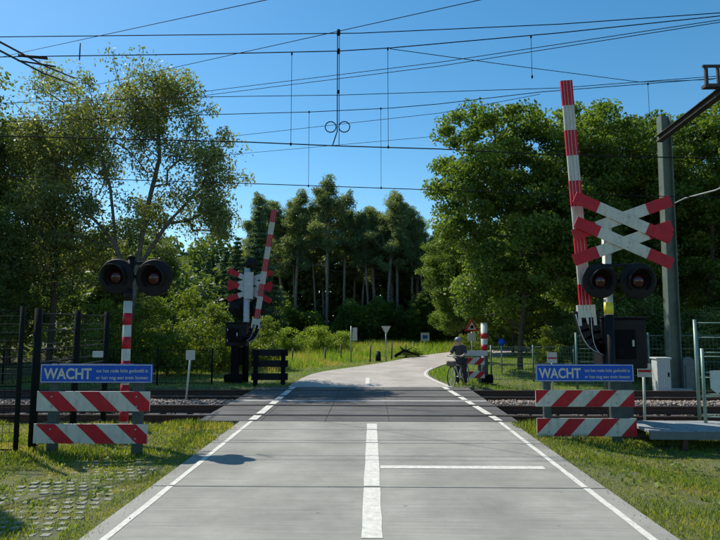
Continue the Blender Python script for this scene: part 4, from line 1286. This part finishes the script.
# ------------------------------------------------------------------ fences
def mesh_fence(label, P, gz, h, m, step=0.10, rails=None, post_r=0.03, grid=0.12, mpost=None, name='mesh_fence'):
    """posts at the points of P, horizontal bars and thin upright wires between them"""
    t = thing(name, label, 'fence', (P[0][0], P[0][1], gz))
    for x, y in P:
        MB().tube([(x, y, gz), (x, y, gz + h + 0.04)], post_r, 8).build('post', M[mpost or m], t)
    for (x0, y0), (x1, y1) in zip(P[:-1], P[1:]):
        L = math.hypot(x1 - x0, y1 - y0)
        for z in (rails or [0.1, h / 2, h - 0.02]):
            MB().tube([(x0, y0, gz + z), (x1, y1, gz + z)], 0.012, 6).build('rail', M[m], t)
        mb = MB(); k = max(2, int(L / step))
        for i in range(1, k):
            u = i / k
            mb.tube([(x0 + (x1 - x0) * u, y0 + (y1 - y0) * u, gz + 0.06), (x0 + (x1 - x0) * u, y0 + (y1 - y0) * u, gz + h - 0.02)], 0.0035, 3, cap=False)
        zz = 0.1 + grid
        while zz < h - 0.05 and grid > 0:
            mb.tube([(x0, y0, gz + zz), (x1, y1, gz + zz)], 0.0035, 3, cap=False); zz += grid
        mb.build('wire_mesh', M[m], t)['kind'] = 'stuff'
    return t
mesh_fence('tall black fence with mesh panels at the left edge behind the left barricade', [(-9.6, 8.55), (-7.4, 8.5), (-5.12, 8.42)], -0.1, 2.12, 'fencedark', 0.10, [0.1, 0.55, 1.0, 1.32, 1.75, 2.08], 0.035)
mesh_fence('black mesh fence running back beside the tracks behind the left signal', [(-5.0, 8.62), (-5.06, 9.9), (-5.1, 11.1)], -0.1, 2.10, 'fencegrey', 0.12, [0.1, 1.2, 1.32, 1.52, 1.80, 2.06], 0.055, mpost='fencedark', grid=0.3)
mesh_fence('dark fence beyond the left tracks, left of the far barrier machine', [(-14, 18.1), (-11.5, 18.05), (-9.0, 18.0), (-6.6, 17.9), (-4.9, 17.85)], -0.1, 1.12, 'fencedark', 0.09, None, 0.03)
mesh_fence('green mesh fence on the far right beside the lawn', [(3.86, 19.1), (5.3, 19.4), (6.7, 19.6)], -0.08, 1.15, 'fence', 0.09, None, 0.03)
mesh_fence('tall green bar fence behind the right barrier machine', [(6.2, 17.9), (7.3, 17.9), (8.4, 17.95), (9.9, 18.0), (12.2, 18.1)], -0.25, 1.75, 'fence', 0.12, [0.1, 0.5, 0.9, 1.3, 1.7], 0.035)
mesh_fence('pale green tubular fence on the walkway at the right edge', [(5.80, 10.6), (7.3, 10.6), (9.0, 10.6)], 0.10, 1.74, 'fencelight', 0.5, [0.10, 0.42, 0.75, 1.12, 1.46, 1.72], 0.03, grid=0)
mesh_fence('lower pale green railing in front of the walkway fence at the right edge', [(5.68, 10.2), (7.2, 10.2), (8.8, 10.2)], 0.12, 1.22, 'fencelight', 0.5, [0.10, 0.48, 0.85, 1.19], 0.028, grid=0)
t = MB().box((5.86, 10.12, 0.86), (0.22, 0.02, 0.30)).prism([(5.75, 0.71), (5.97, 0.71), (5.86, 0.62)], 10.11, 10.13).build('fence_plate', M['cabinet'], None, off=(5.86, 10.12, 0.86))
tag(t, 'pale shield-shaped plate hung on the railing at the right edge', 'plate')
t = MB().box((-4.55, 8.62 + 1.0, 1.30), (0.17, 0.02, 0.10)).build('fence_plate', M['cabinet'], None, off=(-4.55, 9.62, 1.30))
tag(t, 'tiny pale plate above the left WACHT plate', 'plate')

# walkway platform right
t = thing('walkway', 'low grey walkway deck on short legs right of the right barricade', 'walkway', (6.2, 9.9, -0.25))
for i in range(7):
    MB().box((4.75 + i * 0.72, 9.95, 0.095), (0.70, 1.0 - 0.0 * i, 0.05)).build('deck_plate', M['deck'], t, bevel=0.006)
MB().box((6.9, 9.44, 0.05), (5.05, 0.04, 0.12)).build('edge_beam', M['cabdark'], t)
MB().box((6.9, 10.47, 0.05), (5.05, 0.04, 0.12)).build('edge_beam', M['cabdark'], t)
for x in (4.95, 6.6, 8.2):
    for y in (9.52, 10.38):
        MB().box((x, y, -0.12), (0.08, 0.08, 0.36)).build('leg', M['rust'], t)

# cabinets
t = thing('cabinet', 'pale grey upright trackside cabinet left of the catenary mast', 'cabinet', (8.57, 17.2, -0.3))
MB().box((8.40, 17.25, 0.27), (0.38, 0.35, 1.04)).build('housing', M['cabinet'], t, bevel=0.012)
MB().box((8.40, 17.25, 0.81), (0.44, 0.42, 0.05)).build('lid', M['cabinet'], t, bevel=0.01)
mb = MB()
for i in range(6): mb.box((8.24 + i * 0.064, 17.07, 0.28), (0.012, 0.012, 0.92))
mb.build('ribs', M['greyback'], t)
MB().box((8.52, 17.06, 0.35), (0.03, 0.03, 0.12)).build('handle', M['blackmatt'], t)
t = thing('cabinet', 'dark round-topped trackside cabinet right of the catenary mast', 'cabinet', (9.3, 17.45, -0.3))
mb = MB(); P = [(9.10, -0.25), (9.42, -0.25), (9.42, 0.72)] + [(9.26 + 0.16 * math.cos(a), 0.72 + 0.12 * math.sin(a)) for a in (0.5, 1.1, 1.57, 2.1, 2.6)] + [(9.10, 0.72)]
mb.prism(P[::-1], 17.35, 17.65).build('housing', M['cabdark'], t, bevel=0.01)
MB().box((9.26, 17.33, 0.25), (0.22, 0.02, 0.7)).build('door', M['cabdark'], t, bevel=0.005)
t = thing('cable_marker', 'small yellow-green tag on a thin post under the right signal', 'marker', (6.6, 17.0, -0.2))
MB().tube([(6.66, 17.0, -0.25), (6.66, 17.0, 1.25)], 0.02, 8).build('post', M['fence'], t)
MB().box((6.66, 16.96, 1.10), (0.14, 0.02, 0.24)).build('tag', M['yellow'], t)

# ------------------------------------------------------------------ catenary
t = thing('catenary_mast', 'grey-green steel mast on the right carrying a sloping beam over the tracks', 'mast', (8.97, 17.6, -0.3))
mb = MB()
c0, c1 = Vector((8.95, 17.6, -0.3)), Vector((9.02, 17.6, 8.2))
mb.bar(c0 + Vector((-0.16, 0, 0)), c1 + Vector((-0.14, 0, 0)), 0.022, 0.30); mb.bar(c0 + Vector((0.16, 0, 0)), c1 + Vector((0.14, 0, 0)), 0.022, 0.30); mb.bar(c0, c1, 0.30, 0.016)
mb.build('column', M['mast'], t)
MB().box((8.95, 17.6, -0.2), (0.7, 0.7, 0.25)).build('footing', M['strip'], t, bevel=0.02)
mb = MB()
p, q_ = Vector((8.72, 17.35, 7.30)), Vector((9.05, 10.2, 7.95))
mb.bar(p, q_, 0.20, 0.02, up=(0, 0, 1)); mb.bar(p + Vector((0, 0, 0.17)), q_ + Vector((0, 0, 0.17)), 0.20, 0.02, up=(0, 0, 1)); mb.bar(p + Vector((0, 0, 0.085)), q_ + Vector((0, 0, 0.085)), 0.02, 0.15, up=(0, 0, 1))
mb.build('cross_beam', M['beam'], t)
mb = MB()
mb.box((8.56, 14.5, 8.12), (0.07, 0.07, 0.5)).box((8.78, 14.5, 8.38), (0.6, 0.06, 0.06)).box((8.86, 14.5, 8.08), (0.06, 0.06, 0.55)).box((8.7, 14.5, 7.84), (0.45, 0.2, 0.08))
mb.build('wire_hanger', M['beam'], t)
MB().tube([(9.12, 17.5, 5.42), (8.9, 16.4, 5.36), (8.47, 14.2, 5.08), (8.1, 12.5, 5.0)], 0.022, 8).build('steady_arm', M['steel'], t)
# near mast of the same frame stands outside the view
mb = MB(); mb.bar((9.05, 10.2, -0.3), (9.05, 10.2, 8.3), 0.28, 0.28); mb.build('near_column', M['mast'], t)
t = thing('catenary_support', 'twin-bar catenary arm reaching in at the upper left corner', 'mast', (-11.5, 9.6, -0.1))
mb = MB(); mb.bar((-8.4, 9.6, -0.1), (-8.4, 9.6, 8.0), 0.26, 0.26); mb.build('column', M['mast'], t)
mb = MB()
mb.tube([(-8.4, 9.6, 7.15), (-7.45, 11, 7.43), (-8.25, 14, 8.3), (-9.27, 17.3, 9.45)], 0.022, 7)
mb.tube([(-8.4, 9.6, 6.95), (-7.5, 11, 7.28), (-8.3, 14, 8.12), (-9.3, 17.3, 9.25)], 0.022, 7)
mb.tube([(-7.95, 12.4, 7.83), (-7.3, 12.4, 7.75)], 0.035, 8).tube([(-7.9, 12.3, 7.66), (-7.15, 12.5, 7.60)], 0.022, 8)
mb.tube([(-6.56, 12.4, 7.7), (-6.56, 12.4, 8.10)], 0.014, 6)
mb.build('twin_bar', M['beam'], t)

def wire(name, label, P, r=0.010, drops=(), group='overhead wires', contact=None, extra=None, ext=(True, True)):
    P = sorted(P, key=lambda p: p[0])
    # carry the line on well past the frame
    a, b = Vector(P[0]), Vector(P[1]); d = (a - b).normalized(); P = ([tuple(a + d * 25)] if ext[0] else []) + list(P)
    a, b = Vector(P[-1]), Vector(P[-2]); d = (a - b).normalized(); P = P + ([tuple(a + d * 25)] if ext[1] else [])
    t = thing(name, label, 'wire', P[1], group)
    MB().tube(P, r, 6).build('strand', M['wire'], t)
    if contact:
        C_ = sorted(contact, key=lambda p: p[0]); C_ = [(C_[0][0] - 25, C_[0][1], C_[0][2] + 0.9)] + C_ + [(C_[-1][0] + 25, C_[-1][1], C_[-1][2] - 0.7)]
        MB().tube(C_, r * 1.15, 6).build('contact_wire', M['wire'], t)
    for x, y, z0, z1 in drops:
        MB().tube([(x, y, z0), (x, y, z1)], 0.006, 5).tube([(x, y, z1 + 0.03), (x, y, z1 - 0.03)], 0.02, 6).tube([(x, y, z0 - 0.03), (x, y, z0 + 0.03)], 0.02, 6).build('dropper', M['wire'], t)
    if extra: extra(t)
    return t
def loops(t):
    for cx in (-0.90, -0.60):
        pts = [(cx + 0.12 * math.cos(a), 12.35, 6.10 + 0.12 * math.sin(a)) for a in np.linspace(0, 2 * PI, 19)]
        MB().tube(pts, 0.012, 6, cap=False).build('loop', M['wire'], t)
    MB().tube([(-0.755, 12.35, 8.27), (-0.755, 12.35, 6.0), (-0.86, 12.35, 5.67)], 0.013, 6).tube([(-0.715, 12.35, 8.27), (-0.715, 12.35, 5.67)], 0.008, 6).build('hanger_rod', M['wire'], t)
    MB().tube([(-0.735, 12.35, 8.2), (-0.735, 12.35, 8.32)], 0.04, 8).tube([(-0.735, 12.35, 7.77), (-0.735, 12.35, 7.88)], 0.035, 8).tube([(-0.735, 12.35, 6.86), (-0.735, 12.35, 6.93)], 0.03, 8).build('clamp', M['wire'], t)
wire('feeder_wire', 'topmost level wire crossing the whole sky', [(-8.37, 12.35, 8.24), (-3.84, 12.35, 8.24), (-0.26, 12.35, 8.24), (4.17, 12.35, 8.40), (7.67, 12.35, 8.62)], 0.010)
wire('catenary_wire', 'second wire from the top with the contact wire hung below and a double loop', [(-8.34, 12.35, 7.77), (-3.82, 12.35, 7.79), (-0.74, 12.35, 7.83), (0.41, 12.35, 7.89), (4.16, 12.35, 8.2), (7.67, 12.35, 8.55)], 0.011,
     [(-1.77, 12.35, 7.78, 5.72), (0.36, 12.35, 7.87, 5.64), (3.52, 12.35, 8.12, 7.2)],
     contact=[(-8.23, 12.35, 5.95), (-2.67, 12.35, 5.77), (-0.69, 12.35, 5.67), (1.48, 12.35, 5.59), (4.07, 12.35, 5.44)], extra=loops)
wire('feeder_wire', 'third level wire, running above the far track', [(-10.29, 15.35, 7.89), (-4.58, 15.35, 8.02), (-0.87, 15.35, 8.04), (5.12, 15.35, 8.19), (9.43, 15.35, 8.49)], 0.009)
wire('catenary_wire', 'lower wire of the far track with its contact wire just above the pine tops', [(-10.26, 15.35, 7.35), (-4.71, 15.35, 7.51), (-1.69, 15.35, 7.57), (0.5, 15.35, 7.66), (1.86, 15.35, 7.77), (4.58, 15.35, 8.08), (9.43, 15.35, 8.43)], 0.010,
     [(-1.71, 15.35, 7.57, 5.51), (0.25, 15.35, 7.65, 5.45), (7.49, 15.35, 8.28, 7.4)],
     contact=[(-10.17, 15.35, 5.83), (-3.71, 15.35, 5.60), (1.83, 15.35, 5.38), (5.03, 15.35, 5.26)])
wire('cross_span_wire', 'diagonal wire leaving the top edge near the left', [(-9.21, 18, 11.12), (-2.32, 12, 8.83)], 0.009)
wire('cross_span_wire', 'diagonal wire climbing to the top edge right of centre', [(-5.89, 18, 10.2), (2.35, 12, 8.78)], 0.009)
wire('cross_span_wire', 'upper of two close diagonal wires climbing to the right edge', [(-5.39, 17.5, 9.05), (1.71, 14, 8.32), (7.13, 11.5, 8.0)], 0.008)
wire('cross_span_wire', 'lower of two close diagonal wires climbing to the right edge', [(-5.38, 17.5, 8.92), (1.71, 14, 8.22), (7.13, 11.5, 7.95)], 0.008)
wire('cross_span_wire', 'faint diagonal wire meeting the raised right boom near its tip', [(-4.7, 18, 7.76), (1.86, 15.4, 7.53), (4.58, 15.35, 8.02)], 0.007, ext=(True, False))
wire('cross_span_wire', 'lowest faint diagonal wire above the pines', [(-4.68, 18, 7.17), (1.85, 15.4, 6.89), (7.3, 17.6, 6.9)], 0.006, ext=(True, False))
wire('cross_span_wire', 'wire falling to the right from the second dropper to the mast', [(0.41, 12.35, 7.87), (3.09, 13.5, 8.03), (7.35, 15.5, 8.4), (9.43, 15.6, 8.5)], 0.008, ext=(False, False))

# ------------------------------------------------------------------ cyclist standing astride a bicycle
def skin_mesh(name, verts, edges, radii, root=0, sub=2, mat_=None, parent=None):
    me = bpy.data.meshes.new(name); me.from_pydata(verts, edges, [])
    o = bpy.data.objects.new(name, me); COL.objects.link(o)
    m = o.modifiers.new('skin', 'SKIN'); m.use_smooth_shade = True
    for i, r in enumerate(radii):
        me.skin_vertices[0].data[i].radius = (r, r) if not isinstance(r, tuple) else r
        me.skin_vertices[0].data[i].use_root = (i == root)
    s_ = o.modifiers.new('sub', 'SUBSURF'); s_.levels = sub; s_.render_levels = sub
    if mat_: me.materials.append(mat_)
    if parent is not None: o.parent = parent
    return o
person = thing('person', 'person in dark clothes and grey helmet holding a bicycle at the far right verge', 'person', (2.72, 17.95, -0.08))
person.rotation_euler = (0, 0, R(60))
J = {'pel': (0, 0, .80), 'waist': (-.05, 0, .93), 'chest': (-.13, 0, 1.10), 'neck': (-.19, 0, 1.24), 'hd': (-.22, 0, 1.32), 'top': (-.23, 0, 1.42),
     'sl': (-.15, -.17, 1.17), 'el': (-.27, -.23, .98), 'hl': (-.47, -.21, .93), 'sr': (-.15, .17, 1.17), 'er': (-.27, .23, .98), 'hr': (-.47, .21, .93),
     'ql': (.0, -.09, .76), 'kl': (-.05, -.12, .43), 'al': (.02, -.13, .08), 'tl': (-.15, -.14, .035), 'qr': (.0, .09, .76), 'kr': (-.07, .12, .43), 'ar': (.02, .13, .08), 'tr': (-.15, .14, .035)}
names = list(J)
E_ = [('pel', 'waist'), ('waist', 'chest'), ('chest', 'neck'), ('neck', 'hd'), ('hd', 'top'), ('chest', 'sl'), ('sl', 'el'), ('el', 'hl'), ('chest', 'sr'), ('sr', 'er'), ('er', 'hr'),
      ('pel', 'ql'), ('ql', 'kl'), ('kl', 'al'), ('al', 'tl'), ('pel', 'qr'), ('qr', 'kr'), ('kr', 'ar'), ('ar', 'tr')]
Rd = {'pel': (.125, .10), 'waist': (.12, .09), 'chest': (.14, .10), 'neck': .05, 'hd': .082, 'top': .07, 'sl': .055, 'el': .04, 'hl': .03, 'sr': .055, 'er': .04, 'hr': .03, 'ql': .08, 'kl': .055, 'al': .038, 'tl': .033, 'qr': .08, 'kr': .055, 'ar': .038, 'tr': .033}
ix = {n_: i for i, n_ in enumerate(names)}
skin_mesh('body', [J[n_] for n_ in names], [(ix[a], ix[b]) for a, b in E_], [tuple(np.array(Rd[n_]) - 0.035) if isinstance(Rd[n_], tuple) else Rd[n_] for n_ in names], 0, 2, M['skin'], person)
def sub_skin(name, keys, grow, m):
    k_ = [n_ for n_ in names if n_ in keys]; ii_ = {n_: i for i, n_ in enumerate(k_)}
    e = [(ii_[a], ii_[b]) for a, b in E_ if a in ii_ and b in ii_]
    rd = [tuple(np.array(Rd[n_] if isinstance(Rd[n_], tuple) else (Rd[n_],) * 2) + grow) for n_ in k_]
    return skin_mesh(name, [J[n_] for n_ in k_], e, rd, 0, 2, m, person)
sub_skin('jacket', {'pel', 'waist', 'chest', 'neck', 'sl', 'el', 'sr', 'er'}, 0.024, M['jacket'])
sub_skin('trousers', {'pel', 'ql', 'kl', 'al', 'qr', 'kr', 'ar'}, 0.016, M['trousers'])
for s_ in (-1, 1):
    mb = MB(); mb.tube([(.06, s_ * .13, .03), (-.02, s_ * .13, .045), (-.12, s_ * .14, .035), (-.19, s_ * .142, .028)], [.035, .045, .042, .025], 10)
    o = mb.build('shoe', M['black'], None); o.parent = person
    mb = MB()
    for k in range(4):
        y0 = s_ * (.175 + .02 * k)
        mb.tube([(-.47, y0, .945), (-.505, y0, .95), (-.52, y0, .925), (-.505, y0, .905)], [.011, .010, .009, .007], 6)
    mb.tube([(-.46, s_ * .175, .93), (-.475, s_ * .155, .915), (-.50, s_ * .155, .905)], [.012, .010, .008], 6)
    mb.box((-.455, s_ * .205, .937), (.06, .085, .03))
    o = mb.build('hand', M['skin'], None); o.parent = person
mb = MB(); mb.lathe((-.225, 0, 1.375), (-.12, 0, 1), [(.108, 0.0), (.112, .03), (.10, .07), (.065, .105), (.001, .118)], 20)
o = mb.build('helmet', M['helmet'], None); o.parent = person
for nm, c_, d_ in (('nose', (-.305, 0, 1.325), (.03, .022, .03)), ('ear', (-.235, -.088, 1.325), (.03, .016, .045)), ('ear', (-.235, .088, 1.325), (.03, .016, .045))):
    o = MB().box(c_, d_).build(nm, M['skin'], None, bevel=0.006); o.parent = person
for nm, c_, d_ in (('eye', (-.302, -.032, 1.345), (.008, .022, .009)), ('eye', (-.302, .032, 1.345), (.008, .022, .009)), ('mouth', (-.298, 0, 1.285), (.008, .04, .008))):
    o = MB().box(c_, d_).build(nm, M['black'], None); o.parent = person
bike = thing('bicycle', 'pale upright bicycle held by the person at the far right verge', 'bicycle', (2.72, 17.95, -0.08))
bike.rotation_euler = (0, 0, R(60))
def bpart(mb, name, m, bev=0.0):
    o = mb.build(name, M[m], None, bevel=bev); o.parent = bike; return o
for wx in (-.78, .32):
    mb = MB(); mb.tube([(wx + .31 * math.cos(a), 0, .33 + .31 * math.sin(a)) for a in np.linspace(0, 2 * PI, 25)], .017, 6, cap=False)
    wv = bpart(mb, 'wheel', 'tyre')
    mb = MB(); mb.tube([(wx + .285 * math.cos(a), 0, .33 + .285 * math.sin(a)) for a in np.linspace(0, 2 * PI, 25)], .010, 5, cap=False)
    for a in np.linspace(0, 2 * PI, 13)[:-1]: mb.tube([(wx, 0, .33), (wx + .285 * math.cos(a), 0, .33 + .285 * math.sin(a))], .003, 3, cap=False)
    o = mb.build('rim', M['greyback'], None); o.parent = wv
mb = MB()
for a, b in [((-.56, 0, .86), (-.78, 0, .33)), ((-.57, 0, .78), (-.22, 0, .30)), ((-.22, 0, .30), (.06, 0, .74)), ((-.22, 0, .30), (.32, 0, .33)), ((.02, 0, .66), (.32, 0, .33)), ((-.54, 0, .70), (-.02, 0, .60))]:
    mb.tube([a, b], .017, 8)
bpart(mb, 'frame', 'white')
mb = MB(); mb.tube([(-.56, 0, .86), (-.54, 0, .95)], .014, 8).tube([(-.44, -.27, .93), (-.52, -.20, .93), (-.55, 0, .95), (-.52, .20, .93), (-.44, .27, .93)], .013, 8)
bpart(mb, 'handlebar', 'steel')
mb = MB(); mb.box((.07, 0, .77), (.22, .14, .05)); bpart(mb, 'saddle', 'black', 0.02)
mb = MB(); mb.box((-.80, 0, .72), (.20, .24, .16)); bpart(mb, 'front_basket', 'wood', 0.03)
mb = MB(); mb.tube([(-.22, -.08, .30), (-.22, .08, .30)], .012, 6).tube([(-.22, -.09, .30), (-.10, -.09, .18)], .01, 6).tube([(-.22, .09, .30), (-.34, .09, .42)], .01, 6); bpart(mb, 'crank', 'steel')
